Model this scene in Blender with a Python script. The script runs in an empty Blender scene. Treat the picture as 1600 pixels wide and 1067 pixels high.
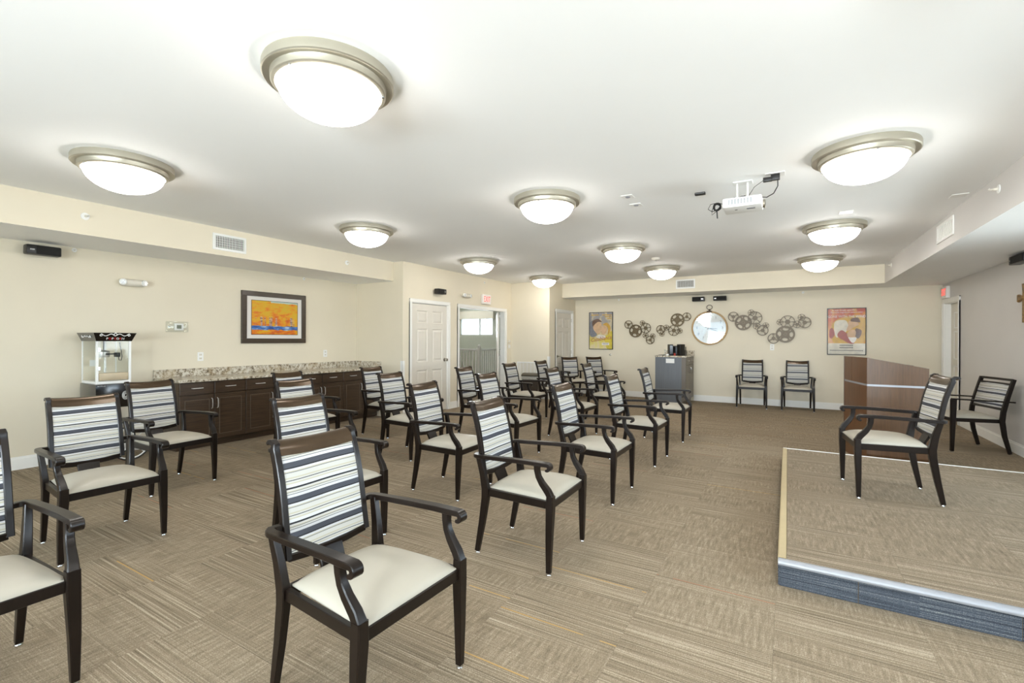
import bpy, bmesh, math, random
from mathutils import Vector, Matrix
R = math.radians
random.seed(7)
S = bpy.context.scene
COL = S.collection

# ------------------------------------------------------------------ camera
cam_data = bpy.data.cameras.new('camera')
cam_data.sensor_width = 36.0
cam_data.lens = 733.06 / 1600 * 36.0
cam_data.shift_y = -3.26 / 1600
cam_data.clip_start = 0.03
cam = bpy.data.objects.new('camera', cam_data)
cam.matrix_world = (Matrix.Translation((0, 0, 1.38)) @ Matrix.Rotation(R(30.436), 4, 'Z')
                    @ Matrix.Rotation(R(90), 4, 'X') @ Matrix.Rotation(0.0035, 4, 'Z'))
COL.objects.link(cam)
S.camera = cam

# ------------------------------------------------------------------ world, exposure, daylight
S.view_settings.view_transform = 'Standard'
S.view_settings.look = 'None'
S.view_settings.gamma = 1.0
S.view_settings.use_curve_mapping = False
S.view_settings.exposure = 0.08
W = bpy.data.worlds.new('sky'); S.world = W; W.use_nodes = True
bg = W.node_tree.nodes['Background']
tc = W.node_tree.nodes.new('ShaderNodeTexCoord'); sp_ = W.node_tree.nodes.new('ShaderNodeSeparateXYZ'); rp = W.node_tree.nodes.new('ShaderNodeValToRGB')
W.node_tree.links.new(tc.outputs['Generated'], sp_.inputs[0]); W.node_tree.links.new(sp_.outputs[2], rp.inputs[0]); W.node_tree.links.new(rp.outputs[0], bg.inputs[0])
rp.color_ramp.elements[0].position = 0.0; rp.color_ramp.elements[0].color = (0.20, 0.22, 0.20, 1)       # ground below the horizon
rp.color_ramp.elements[1].position = 0.02; rp.color_ramp.elements[1].color = (0.55, 0.76, 1.0, 1)       # pale blue sky
bg.inputs[1].default_value = 5.5

def area(name, loc, rot, sx, sy, power, col):
    l = bpy.data.lights.new(name, 'AREA'); l.shape = 'RECTANGLE'; l.size = sx; l.size_y = sy
    l.energy = power; l.color = col
    o = bpy.data.objects.new(name, l); o.location = loc; o.rotation_euler = rot
    COL.objects.link(o); return o
DAY = (0.86, 0.92, 1.0)
REAR = -2.6
# daylight arriving at the three windows behind the viewer; their blinds throw much of it up to the ceiling
for wx, tilt, power in ((-5.2, 45, 20), (-2.6, 45, 380), (0.2, 32, 680)):
    area('daylight', (wx, REAR - 0.90, 1.30), (R(90 + tilt), 0, 0), 1.9, 1.2, power, DAY)
# and at the two windows of the right hand wall beside the stage
for wy, tilt, power in ((2.15, 0, 90), (5.15, 0, 130)):
    area('daylight', (3.33, wy, 1.30), (R(90 + tilt), 0, R(90)), 1.9, 1.2, power, DAY)
for loc, rz in (((-5.2, REAR - 0.13, 1.62), 0), ((-2.6, REAR - 0.13, 1.62), 0), ((0.2, REAR - 0.13, 1.62), 0), ((2.56, 2.15, 1.58), 90), ((2.56, 5.15, 1.58), 90)):
    area('window_portal', loc, (R(90), 0, R(rz)), 1.9, 1.55, 1, (1, 1, 1)).data.cycles.is_portal = True
area('daylight_hall', (-10.4, 14.85, 1.9), (R(-90), 0, 0), 1.5, 0.7, 120, (0.9, 0.96, 1.0))
LAMP = 18.5

# ------------------------------------------------------------------ materials
def lin(c):
    return tuple(((v / 255) / 12.92 if v / 255 <= 0.04045 else ((v / 255 + 0.055) / 1.055) ** 2.4) for v in c) + (1,)
class NT:
    def __init__(s, name):
        s.m = bpy.data.materials.new(name); s.m.use_nodes = True
        s.t = s.m.node_tree; s.b = s.t.nodes['Principled BSDF']; s.out = s.t.nodes['Material Output']
    def n(s, typ, **kw):
        x = s.t.nodes.new(typ)
        for k, v in kw.items(): setattr(x, k, v)
        return x
    def l(s, a, b): s.t.links.new(a, b)
    def math(s, op, a, b=None, clamp=False):
        x = s.n('ShaderNodeMath', operation=op, use_clamp=clamp)
        for i, v in enumerate((a, b)):
            if v is None: continue
            if isinstance(v, (int, float)): x.inputs[i].default_value = v
            else: s.l(v, x.inputs[i])
        return x.outputs[0]
    def mix(s, f, a, b, typ='MIX'):
        x = s.n('ShaderNodeMix', data_type='RGBA', blend_type=typ)
        for i, v in ((0, f), (6, a), (7, b)):
            if isinstance(v, (int, float)): x.inputs[i].default_value = v
            elif isinstance(v, tuple): x.inputs[i].default_value = v
            else: s.l(v, x.inputs[i])
        return x.outputs[2]
    def noise(s, vec, scale, detail=3, rough=0.5):
        x = s.n('ShaderNodeTexNoise'); x.inputs['Scale'].default_value = scale
        x.inputs['Detail'].default_value = detail; x.inputs['Roughness'].default_value = rough
        if vec is not None: s.l(vec, x.inputs['Vector'])
        return x.outputs[0]
    def mapping(s, vec, scale=(1, 1, 1), loc=(0, 0, 0), rot=(0, 0, 0)):
        x = s.n('ShaderNodeMapping'); x.inputs['Scale'].default_value = scale
        x.inputs['Location'].default_value = loc; x.inputs['Rotation'].default_value = rot
        s.l(vec, x.inputs['Vector']); return x.outputs[0]
    def ramp(s, f, stops, interp='LINEAR'):
        x = s.n('ShaderNodeValToRGB'); x.color_ramp.interpolation = interp
        e = x.color_ramp.elements
        while len(e) > 1: e.remove(e[-1])
        e[0].position = stops[0][0]; e[0].color = stops[0][1]
        for p, c in stops[1:]:
            q = e.new(p); q.color = c
        s.l(f, x.inputs[0]); return x.outputs[0]
    def bump(s, h, strength=0.2, dist=0.002):
        x = s.n('ShaderNodeBump'); x.inputs['Strength'].default_value = strength; x.inputs['Distance'].default_value = dist
        s.l(h, x.inputs['Height']); s.l(x.outputs[0], s.b.inputs['Normal'])
    def obj(s): return s.n('ShaderNodeTexCoord').outputs['Object']
    def sep(s, v):
        x = s.n('ShaderNodeSeparateXYZ'); s.l(v, x.inputs[0]); return x.outputs
    def comb(s, a, b, c=0.0):
        x = s.n('ShaderNodeCombineXYZ')
        for i, v in enumerate((a, b, c)):
            if isinstance(v, (int, float)): x.inputs[i].default_value = v
            else: s.l(v, x.inputs[i])
        return x.outputs[0]
def P(name, rgb, rough=0.5, metal=0.0, var=0.04, vscale=(8, 8, 8), coat=0.0, spec=0.5, bump=0.0):
    k = NT(name); b = k.b
    b.inputs['Roughness'].default_value = rough; b.inputs['Metallic'].default_value = metal
    b.inputs['Coat Weight'].default_value = coat; b.inputs['Coat Roughness'].default_value = 0.12
    b.inputs['Specular IOR Level'].default_value = spec
    c = lin(rgb); d = tuple(max(0, v * (1 - var * 2)) for v in c[:3]) + (1,); e = tuple(min(1, v * (1 + var)) for v in c[:3]) + (1,)
    f = k.noise(k.mapping(k.obj(), vscale), 1.0, 4)
    k.l(k.ramp(f, [(0.3, d), (0.7, e)]), b.inputs['Base Color'])
    if bump: k.bump(f, bump)
    return k.m
def EM(name, rgb, strength):
    k = NT(name); e = k.n('ShaderNodeEmission'); e.inputs[0].default_value = lin(rgb); e.inputs[1].default_value = strength
    k.l(e.outputs[0], k.out.inputs[0]); return k.m
M = {}
M['wall'] = P('beige_wall_paint', (224, 214, 192), 0.55, var=0.012, vscale=(2, 2, 2))
M['grey_wall'] = P('grey_wall_paint', (208, 204, 200), 0.42, var=0.012, vscale=(2, 2, 2))
M['ceiling'] = P('white_ceiling_paint', (246, 246, 244), 0.8, var=0.008, vscale=(1, 1, 1))
M['trim'] = P('white_trim_paint', (236, 234, 228), 0.35, var=0.01)
M['door'] = P('white_door_paint', (218, 212, 200), 0.35, var=0.01)
M['hallwall'] = P('sage_wall_paint', (178, 180, 164), 0.6, var=0.01)
M['wood'] = P('dark_espresso_wood', (24, 16, 11), 0.30, var=0.12, vscale=(60, 6, 6), coat=0.0, spec=0.30)
M['rail_sheen'] = P('top_rail_lamp_sheen', (74, 57, 38), 0.27, 0.6, var=0.08, vscale=(6, 60, 60), coat=0.25)  # warm lamp reflections on the dark wood put into a lighter metallic colour
M['chrome'] = P('chrome', (205, 208, 212), 0.15, 1.0, var=0.02)
M['nickel'] = P('brushed_nickel', (176, 170, 158), 0.32, 1.0, var=0.03)
M['lampring'] = P('satin_nickel_ring', (186, 180, 164), 0.42, 0.75, var=0.02)
M['black'] = P('black_plastic', (20, 18, 17), 0.4, var=0.1)
M['blackgloss'] = P('glossy_black_panel', (16, 12, 11), 0.2, var=0.1, coat=0.5)
M['white'] = P('white_plastic', (236, 235, 231), 0.4, var=0.01)
M['offwhite'] = P('warm_white_plastic', (222, 216, 202), 0.45, var=0.01)
M['dark'] = P('dark_opening', (24, 22, 20), 0.8)
M['cabgrey'] = P('charcoal_grey_laminate', (92, 95, 99), 0.35, var=0.05, vscale=(40, 40, 3))
M['cabbrown'] = P('taupe_brown_laminate', (98, 88, 74), 0.35, var=0.05, vscale=(40, 40, 3))
M['brassy'] = P('antique_bronze_metal', (98, 82, 54), 0.45, 0.35, var=0.10, vscale=(20, 20, 20))
M['brassy2'] = P('pewter_bronze_metal', (104, 92, 76), 0.45, 0.35, var=0.10, vscale=(20, 20, 20))
M['hoop'] = P('light_oak_hoop', (188, 154, 104), 0.5, var=0.10, vscale=(20, 20, 60))
M['bronze'] = P('dark_bronze', (70, 58, 46), 0.4, 0.6)
M['steel'] = P('polished_steel', (208, 206, 202), 0.28, 0.6, var=0.03)
M['red'] = P('red_print', (196, 34, 30), 0.4)
M['redtext'] = EM('lit_red_letters', (255, 92, 84), 1.6)
M['signwhite'] = P('white_sign_housing', (238, 232, 226), 0.4, var=0.01)
M['lcd'] = P('grey_green_lcd', (118, 122, 104), 0.3)
M['paper'] = P('white_paper', (222, 222, 218), 0.6, var=0.01)
M['crosswood'] = P('carved_gold_brown_wood', (140, 106, 58), 0.5, var=0.35, vscale=(30, 30, 30), bump=0.4)
M['frame'] = P('dark_brown_picture_frame', (62, 50, 36), 0.35, var=0.08, vscale=(10, 10, 60), coat=0.2)
M['mat'] = P('off_white_picture_mat', (224, 219, 212), 0.7, var=0.01)
M['popcream'] = P('tan_metal_tray', (186, 170, 142), 0.4, 0.2)
M['beigestrip'] = P('beige_edge_strip', (178, 160, 122), 0.45, var=0.03)
M['alu'] = P('aluminium_nosing', (158, 160, 165), 0.45, 0.3, var=0.02)
M['binbrown'] = P('dark_brown_bin', (56, 44, 32), 0.45)
M['binlid'] = P('dark_olive_bin_lid', (70, 64, 50), 0.35)
M['bag'] = P('grey_bin_bag', (176, 172, 162), 0.4, var=0.12, vscale=(20, 20, 20))
M['redgloss'] = P('red_cup', (170, 60, 50), 0.3)
M['subfloor'] = P('tan_backing_under_tiles', (118, 104, 86), 0.9)
M['shade'] = P('beige_roller_shade', (198, 190, 172), 0.7, var=0.01)
M['blind'] = P('white_blind_slat', (235, 235, 232), 0.5, var=0.01)
M['haze'] = EM('pale_daylit_outside', (255, 255, 255), 1.3)

def glass(name, tint, alpha):
    k = NT(name); t = k.n('ShaderNodeBsdfTransparent'); t.inputs[0].default_value = tint
    g = k.n('ShaderNodeBsdfGlossy'); g.inputs['Roughness'].default_value = 0.04; g.inputs[0].default_value = (1, 1, 1, 1)
    x = k.n('ShaderNodeMixShader'); x.inputs[0].default_value = alpha
    k.l(t.outputs[0], x.inputs[1]); k.l(g.outputs[0], x.inputs[2]); k.l(x.outputs[0], k.out.inputs[0]); return k.m
M['glass'] = glass('clear_glass', (0.95, 0.97, 0.96, 1), 0.04)
M['caseglass'] = glass('popcorn_case_glass', (0.97, 0.98, 0.97, 1), 0.012)
M['glazing'] = glass('poster_glazing', (0.98, 0.98, 0.98, 1), 0.025)
M['clearplastic'] = glass('clear_plastic_cover', (0.93, 0.94, 0.93, 1), 0.03)

def lampglass():
    k = NT('lit_frosted_dome'); e = k.n('ShaderNodeEmission'); e.inputs[0].default_value = (1.0, 0.955, 0.895, 1)
    e.inputs[1].default_value = LAMP; k.l(e.outputs[0], k.out.inputs[0]); return k.m
M['lampglass'] = lampglass()

def vinyl():
    k = NT('cream_vinyl_upholstery'); b = k.b; b.inputs['Roughness'].default_value = 0.42
    o = k.obj(); f = k.noise(o, 3.0, 2)
    k.l(k.ramp(f, [(0.3, lin((172, 165, 150))), (0.7, lin((181, 174, 159)))]), b.inputs['Base Color'])
    k.bump(k.noise(o, 220, 2), 0.12, 0.001); return k.m
M['vinyl'] = vinyl()

def stripes():
    k = NT('navy_and_cream_striped_fabric'); b = k.b; b.inputs['Roughness'].default_value = 0.6
    o = k.obj(); x, y, z = k.sep(o)
    zz = k.math('ADD', z, k.math('MULTIPLY', k.math('SINE', k.math('MULTIPLY', x, 14)), 0.0015))
    f = k.math('FRACT', k.math('DIVIDE', k.math('SUBTRACT', 0.955, zz), 0.134))
    w = lin((190, 188, 181)); cr = lin((178, 172, 151)); nv = lin((44, 46, 54)); bk = lin((16, 16, 20)); gy = lin((92, 94, 100)); wb = lin((196, 196, 196))
    col = k.ramp(f, [(0, w), (0.05, cr), (0.09, w), (0.13, nv), (0.155, w), (0.20, cr), (0.24, wb), (0.33, bk), (0.385, w), (0.43, cr), (0.46, gy), (0.475, w),
                     (0.52, gy), (0.54, wb), (0.62, nv), (0.765, bk), (0.805, wb), (0.87, cr), (0.90, gy), (0.92, w)], 'CONSTANT')
    # fine woven lines inside the wide navy band
    fine = k.math('GREATER_THAN', k.math('FRACT', k.math('MULTIPLY', f, 34)), 0.55)
    inb = k.math('MULTIPLY', k.math('GREATER_THAN', f, 0.62), k.math('LESS_THAN', f, 0.765))
    col = k.mix(k.math('MULTIPLY', k.math('MULTIPLY', fine, inb), 0.45), col, lin((92, 96, 108)))
    k.l(col, b.inputs['Base Color']); k.bump(k.noise(k.mapping(o, (300, 300, 500)), 1.0, 1), 0.15, 0.0006)
    return k.m
M['stripe'] = stripes()

def carpet(name, pal, line=True, tile=True, obj_random=True, swap=False):
    """loop-pile carpet tile: fine rows running along x, ribs along y, odd accent thread"""
    k = NT(name); b = k.b; b.inputs['Roughness'].default_value = 0.95; b.inputs['Specular IOR Level'].default_value = 0.15
    o = k.obj(); x, y, z = k.sep(o)
    rnd = k.n('ShaderNodeObjectInfo').outputs['Random']
    if not obj_random: rnd = k.math('MULTIPLY', k.math('FLOOR', k.math('DIVIDE', x, 0.61)), 0.371)
    off = k.math('MULTIPLY', rnd, 57.0)
    u = k.math('ADD', x, off); v = k.math('ADD', (z if swap else y), k.math('MULTIPLY', rnd, 31.0))
    row = k.noise(k.comb(k.math('MULTIPLY', u, 0.9), k.math('MULTIPLY', v, 115)), 1.0, 2, 0.8)        # rows along x
    row = k.math('ADD', k.math('MULTIPLY', k.math('SUBTRACT', row, 0.5), 1.7), 0.5)
    rib = k.noise(k.comb(k.math('MULTIPLY', u, 55), k.math('MULTIPLY', v, 7)), 1.0, 3, 0.75)          # soft ribs along y
    blk = k.noise(k.comb(k.math('MULTIPLY', u, 0.35), k.math('MULTIPLY', v, 3.0)), 1.0, 1, 0.4)      # bands of rows or ribs
    sel = k.ramp(blk, [(0.46, (0.22, 0.22, 0.22, 1)), (0.54, (0.85, 0.85, 0.85, 1))])
    if swap: sel = k.math('ADD', k.math('MULTIPLY', sel, 0.0), 0.8)
    f = k.math('ADD', k.math('MULTIPLY', rib, k.math('SUBTRACT', 1.0, sel)), k.math('MULTIPLY', row, sel))
    speck = k.noise(k.comb(k.math('MULTIPLY', u, 190), k.math('MULTIPLY', v, 190)), 1.0, 2, 0.8)
    f = k.math('ADD', k.math('MULTIPLY', f, 0.52), k.math('MULTIPLY', speck, 0.48))
    f = k.math('ADD', f, k.math('MULTIPLY', k.math('SUBTRACT', rnd, 0.5), 0.03))
    col = k.ramp(f, [(0.33, lin(pal[0])), (0.46, lin(pal[1])), (0.56, lin(pal[2])), (0.68, lin(pal[3]))])
    if line:
        pos = k.math('FRACT', k.math('MULTIPLY', rnd, 17.3))
        yy = k.math('DIVIDE', k.math('ADD', v, k.math('MULTIPLY', rnd, -31.0)), 0.305)
        d = k.math('ABSOLUTE', k.math('SUBTRACT', yy, k.math('SUBTRACT', k.math('MULTIPLY', pos, 1.8), 0.9)))
        on = k.math('MULTIPLY', k.math('LESS_THAN', d, 0.012), k.math('GREATER_THAN', k.math('FRACT', k.math('MULTIPLY', rnd, 7.7)), 0.55))
        on = k.math('MULTIPLY', on, k.math('GREATER_THAN', k.noise(k.comb(k.math('MULTIPLY', u, 3), 0.0), 1.0, 1), 0.42))
        acc = k.mix(k.math('GREATER_THAN', k.math('FRACT', k.math('MULTIPLY', rnd, 3.1)), 0.5), lin((168, 112, 86)), lin((190, 150, 86)))
        col = k.mix(k.math('MULTIPLY', on, 0.75), col, acc)
    k.l(col, b.inputs['Base Color'])
    k.bump(k.math('ADD', f, k.math('MULTIPLY', speck, 0.4)), 0.35, 0.004)
    return k.m
CP = ((94, 82, 66), (128, 114, 94), (150, 135, 114), (192, 178, 156))
M['carpet'] = carpet('taupe_loop_carpet', CP)
M['carpet_stage'] = carpet('stage_loop_carpet', tuple(tuple(int(v * 0.94) for v in c) for c in CP), line=False)
M['fascia'] = carpet('slate_carpet_blue_shaded', ((40, 44, 50), (66, 71, 79), (86, 91, 98), (140, 142, 138)), line=False, obj_random=False, swap=True)  # fascia carpet with the blue of daylight shading mixed into its colour

def granite():
    k = NT('speckled_granite'); b = k.b; b.inputs['Roughness'].default_value = 0.18
    o = k.obj(); a = k.noise(o, 26, 6, 0.72); c = k.noise(k.mapping(o, (1, 1, 1), (5, 3, 1)), 60, 4, 0.7); d = k.noise(o, 7, 3)
    col = k.ramp(a, [(0.34, lin((70, 62, 54))), (0.42, lin((142, 128, 108))), (0.50, lin((196, 186, 166))), (0.62, lin((222, 217, 204)))])
    col = k.mix(k.ramp(c, [(0.60, (0, 0, 0, 1)), (0.66, (1, 1, 1, 1))]), col, lin((64, 54, 48)))
    col = k.mix(k.math('MULTIPLY', k.ramp(d, [(0.5, (0, 0, 0, 1)), (0.65, (1, 1, 1, 1))]), 0.35), col, lin((176, 152, 112)))
    k.l(col, b.inputs['Base Color']); return k.m
M['granite'] = granite()

def woodgrain(name, a, c, rough, scale=(3, 3, 60), rot=(0, 0, 0)):
    k = NT(name); b = k.b; b.inputs['Roughness'].default_value = rough; b.inputs['Coat Weight'].default_value = 0.15
    o = k.mapping(k.obj(), scale, rot=rot)
    f = k.noise(o, 1.0, 6, 0.65)
    k.l(k.ramp(f, [(0.3, lin(a)), (0.7, lin(c))]), b.inputs['Base Color']); k.bump(f, 0.08, 0.001); return k.m
M['cabinet'] = woodgrain('espresso_cabinet_grain', (44, 32, 22), (78, 60, 43), 0.33, (4, 3, 70))
M['cabedge'] = P('pale_cabinet_moulding', (96, 84, 70), 0.35)  # moulding strips lighter than the cabinet doors
M['cherry'] = woodgrain('cherry_veneer', (80, 46, 14), (106, 64, 26), 0.33, (50, 50, 3))
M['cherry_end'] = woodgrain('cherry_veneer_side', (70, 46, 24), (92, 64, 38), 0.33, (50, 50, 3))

def painting():
    k = NT('abstract_harbour_painting'); b = k.b; b.inputs['Roughness'].default_value = 0.35
    o = k.obj(); x, y, z = k.sep(o)          # y: 0..1 across, z: 0..1 up (object is built at unit size and scaled)
    n1 = k.noise(k.mapping(o, (1, 3, 5)), 1.6, 5, 0.65); n2 = k.noise(k.mapping(o, (1, 26, 1.2), (4, 0, 0)), 1.0, 3); n3 = k.noise(k.mapping(o, (1, 6, 22)), 1.0, 4)
    sky = k.ramp(k.math('ADD', k.math('MULTIPLY', n1, 0.9), k.math('MULTIPLY', z, 0.15)),
                 [(0.36, lin((196, 84, 20))), (0.47, lin((216, 124, 18))), (0.56, lin((214, 160, 14))), (0.68, lin((206, 168, 30)))])
    top = k.math('MULTIPLY', k.math('GREATER_THAN', k.math('ADD', z, k.math('MULTIPLY', n1, 0.10)), 1.0), k.math('GREATER_THAN', y, 0.4))
    col = k.mix(top, sky, lin((176, 196, 180)))
    streak = k.math('MULTIPLY', k.math('GREATER_THAN', n2, 0.55), k.math('LESS_THAN', z, k.math('ADD', 0.26, k.math('MULTIPLY', n2, 0.42))))
    streak = k.math('MULTIPLY', streak, k.math('GREATER_THAN', z, 0.22))
    col = k.mix(k.math('MULTIPLY', streak, 0.8), col, k.ramp(n3, [(0.4, lin((78, 72, 84))), (0.5, lin((150, 132, 136))), (0.6, lin((214, 190, 160)))]))
    band = k.math('MULTIPLY', k.math('LESS_THAN', k.math('ADD', z, k.math('MULTIPLY', n1, 0.10)), 0.30), k.math('GREATER_THAN', k.math('ADD', z, k.math('MULTIPLY', n3, 0.10)), 0.185))
    col = k.mix(band, col, k.ramp(n3, [(0.38, lin((36, 70, 134))), (0.55, lin((70, 118, 186))), (0.66, lin((170, 196, 214)))]))
    k.l(col, b.inputs['Base Color']); k.bump(n1, 0.2, 0.003); return k.m
M['painting'] = painting()

def poster_mat(name, stops_z, warm, amt):
    """soft printed colour washes: a vertical ramp broken up by noise"""
    k = NT(name); b = k.b; b.inputs['Roughness'].default_value = 0.22
    o = k.obj(); x, y, z = k.sep(o); n1 = k.noise(k.mapping(o, (2.2, 1, 3)), 1.4, 3, 0.6); n2 = k.noise(k.mapping(o, (3, 1, 2), (7, 0, 2)), 1.8, 4, 0.6)
    f = k.math('ADD', z, k.math('MULTIPLY', k.math('SUBTRACT', n1, 0.5), 0.35))
    col = k.ramp(f, [(p, lin(c)) for p, c in stops_z])
    col = k.mix(k.ramp(n2, [(0.48, (0, 0, 0, 1)), (0.6, (amt, amt, amt, 1))]), col, lin(warm))
    k.l(col, b.inputs['Base Color']); return k.m
M['poster_a'] = poster_mat('grey_to_yellow_print', [(0.0, (232, 222, 150)), (0.25, (220, 202, 90)), (0.38, (196, 176, 120)), (0.6, (166, 160, 152)), (1.0, (150, 150, 158))], (226, 208, 166), 0.8)
M['poster_b'] = poster_mat('orange_print', [(0.0, (214, 206, 190)), (0.16, (214, 206, 190)), (0.2, (204, 132, 30)), (0.5, (214, 130, 26)), (0.75, (196, 84, 18)), (1.0, (180, 62, 14))], (222, 160, 40), 0.6)
for nm, c in dict(ink_red=(176, 66, 58), ink_white=(240, 234, 226), ink_grey=(96, 94, 92), ink_ochre=(206, 160, 50), ink_skin=(214, 174, 132), ink_brown=(104, 70, 50), ink_cream=(222, 214, 196), ink_maroon=(166, 76, 66), ink_slate=(128, 130, 138), ink_yellow=(218, 196, 44)).items():
    M[nm] = P(nm, c, 0.35, var=0.08, vscale=(14, 14, 14))

# ------------------------------------------------------------------ mesh helpers
class MB:
    def __init__(s): s.b = bmesh.new()
    def box(s, x0, y0, z0, x1, y1, z1, bev=0.0, mi=0):
        r = bmesh.ops.create_cube(s.b, size=1.0)
        vs = r['verts']
        for v in vs: v.co = Vector(((x0 + x1) / 2 + v.co.x * (x1 - x0), (y0 + y1) / 2 + v.co.y * (y1 - y0), (z0 + z1) / 2 + v.co.z * (z1 - z0)))
        fs = set(f for v in vs for f in v.link_faces)
        if mi:
            for f in fs: f.material_index = mi
        if bev:
            es = list(set(e for v in vs for e in v.link_edges))
            bmesh.ops.bevel(s.b, geom=es, offset=bev, segments=1 if bev < 0.004 else 2, affect='EDGES', profile=0.6)
        return s
    def sweep(s, pts, side, w, t, cap=True, ch=0.22):
        """rectangular section with chamfered corners swept along pts; side: vector or list; w,t: number or list"""
        n = len(pts); pts = [Vector(p) for p in pts]; rings = []
        for i, p in enumerate(pts):
            tg = (pts[min(i + 1, n - 1)] - pts[max(i - 1, 0)]).normalized()
            sd = Vector(side[i] if isinstance(side, list) else side); sd = (sd - tg * sd.dot(tg)).normalized()
            nm = sd.cross(tg); ww = (w[i] if isinstance(w, list) else w) / 2; tt = (t[i] if isinstance(t, list) else t) / 2
            c = min(ww, tt) * 2 * ch
            ring = []
            for a, b in ((ww - c, tt), (ww, tt - c), (ww, -tt + c), (ww - c, -tt), (-ww + c, -tt), (-ww, -tt + c), (-ww, tt - c), (-ww + c, tt)):
                ring.append(s.b.verts.new(p + sd * a + nm * b))
            rings.append(ring)
        for a, b in zip(rings[:-1], rings[1:]):
            for j in range(8): s.b.faces.new((a[j], a[(j + 1) % 8], b[(j + 1) % 8], b[j]))
        if cap: s.b.faces.new(rings[0][::-1]); s.b.faces.new(rings[-1])
        return s
    def tube(s, pts, r, n=8, closed=False):
        pts = [Vector(p) for p in pts]; m = len(pts); rings = []; prev = None
        for i, p in enumerate(pts):
            if closed: tg = (pts[(i + 1) % m] - pts[(i - 1) % m]).normalized()
            else: tg = (pts[min(i + 1, m - 1)] - pts[max(i - 1, 0)]).normalized()
            ref = prev if prev is not None else (Vector((0, 0, 1)) if abs(tg.z) < 0.9 else Vector((1, 0, 0)))
            sd = (ref - tg * ref.dot(tg)).normalized(); prev = sd; nm = sd.cross(tg)
            rr = r[i] if isinstance(r, list) else r
            rings.append([s.b.verts.new(p + sd * math.cos(2 * math.pi * j / n) * rr + nm * math.sin(2 * math.pi * j / n) * rr) for j in range(n)])
        pr = list(zip(rings[:-1], rings[1:])) + ([(rings[-1], rings[0])] if closed else [])
        for a, b in pr:
            for j in range(n): s.b.faces.new((a[j], a[(j + 1) % n], b[(j + 1) % n], b[j]))
        if not closed: s.b.faces.new(rings[0][::-1]); s.b.faces.new(rings[-1])
        return s
    def lathe(s, prof, c=(0, 0, 0), n=32, axis='Z', cap=True):
        rings = []
        for r, z in prof:
            ring = []
            for j in range(n):
                a = 2 * math.pi * j / n; x, y = max(r, 1e-5) * math.cos(a), max(r, 1e-5) * math.sin(a)
                q = {'Z': (x, y, z), 'Y': (x, -z, y), 'X': (z, x, y)}[axis]
                ring.append(s.b.verts.new(Vector(c) + Vector(q)))
            rings.append(ring)
        for a, b in zip(rings[:-1], rings[1:]):
            for j in range(n): s.b.faces.new((a[j], a[(j + 1) % n], b[(j + 1) % n], b[j]))
        if cap: s.b.faces.new(rings[0][::-1]); s.b.faces.new(rings[-1])
        return s
    def prism(s, poly, d, axis='Z', at=0.0, mi=0):
        """extrude a 2D polygon by d along axis from at. axis X: poly=(y,z); Y: (x,z); Z: (x,y)"""
        def q(a, b, h): return {'X': (h, a, b), 'Y': (a, h, b), 'Z': (a, b, h)}[axis]
        A = [s.b.verts.new(q(a, b, at)) for a, b in poly]; B = [s.b.verts.new(q(a, b, at + d)) for a, b in poly]
        n = len(poly); fs = [s.b.faces.new(A[::-1]), s.b.faces.new(B)]
        for i in range(n): fs.append(s.b.faces.new((A[i], A[(i + 1) % n], B[(i + 1) % n], B[i])))
        for f in fs: f.material_index = mi
        return s
    def build(s, name, mats, parent=None, smooth=35):
        bmesh.ops.recalc_face_normals(s.b, faces=s.b.faces[:])
        if smooth:
            for f in s.b.faces: f.smooth = True
            for e in s.b.edges:
                if len(e.link_faces) == 2 and e.calc_face_angle(0) > R(smooth): e.smooth = False
        me = bpy.data.meshes.new(name); s.b.to_mesh(me); s.b.free()
        for m in (mats if isinstance(mats, (list, tuple)) else [mats]): me.materials.append(M[m] if isinstance(m, str) else m)
        o = bpy.data.objects.new(name, me); COL.objects.link(o)
        if parent: o.parent = parent
        return o
def tag(o, label=None, cat=None, group=None, kind=None):
    if label: o['label'] = label
    if cat: o['category'] = cat
    if group: o['group'] = group
    if kind: o['kind'] = kind
    return o
def empty(name, loc, rz=0.0, label=None, cat=None, group=None):
    o = bpy.data.objects.new(name, None); COL.objects.link(o); o.location = loc; o.rotation_euler = (0, 0, rz)
    o.empty_display_size = 0.1
    return tag(o, label, cat, group)
def struct(name, mb, mats, parent=None, smooth=0):
    o = mb.build(name, mats, parent, smooth)
    if not parent: o['kind'] = 'structure'
    return o
KIDS = {}
def copy_tree(o, parent=None):
    c = o.copy(); COL.objects.link(c); c.parent = parent
    for ch in [x for x in list(bpy.data.objects) if x.parent == o]: copy_tree(ch, c)
    return c
def B(*a, **k): return MB().box(*a, **k)
def text(body, size, mat, parent, loc, rot, name='lettering', shear=0.0, extrude=0.001, align='CENTER', sx=1.0):
    cu = bpy.data.curves.new(name, 'FONT'); cu.body = body; cu.size = size; cu.extrude = extrude; cu.shear = shear
    cu.align_x = align; cu.align_y = 'CENTER'; cu.resolution_u = 2
    t = bpy.data.objects.new(name, cu); COL.objects.link(t)
    bpy.context.view_layer.update()
    me = bpy.data.meshes.new_from_object(t.evaluated_get(bpy.context.evaluated_depsgraph_get()))
    bpy.data.objects.remove(t); me.materials.clear(); me.materials.append(M[mat])
    o = bpy.data.objects.new(name, me); COL.objects.link(o); o.parent = parent; o.location = loc; o.rotation_euler = rot; o.scale = (sx, 1, 1)
    return o

# ------------------------------------------------------------------ room dimensions
XL, XR, YB = -6.94, 2.43, 11.33
XD, XC = -5.78, -4.752          # wall with the doors, wall beside the back-left corner
YA, YC = 6.08, 9.79             # end of the alcove, end of the door wall
CZ, SZ = 2.737, 2.40            # ceiling, underside of the soffits
T = 0.12

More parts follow.
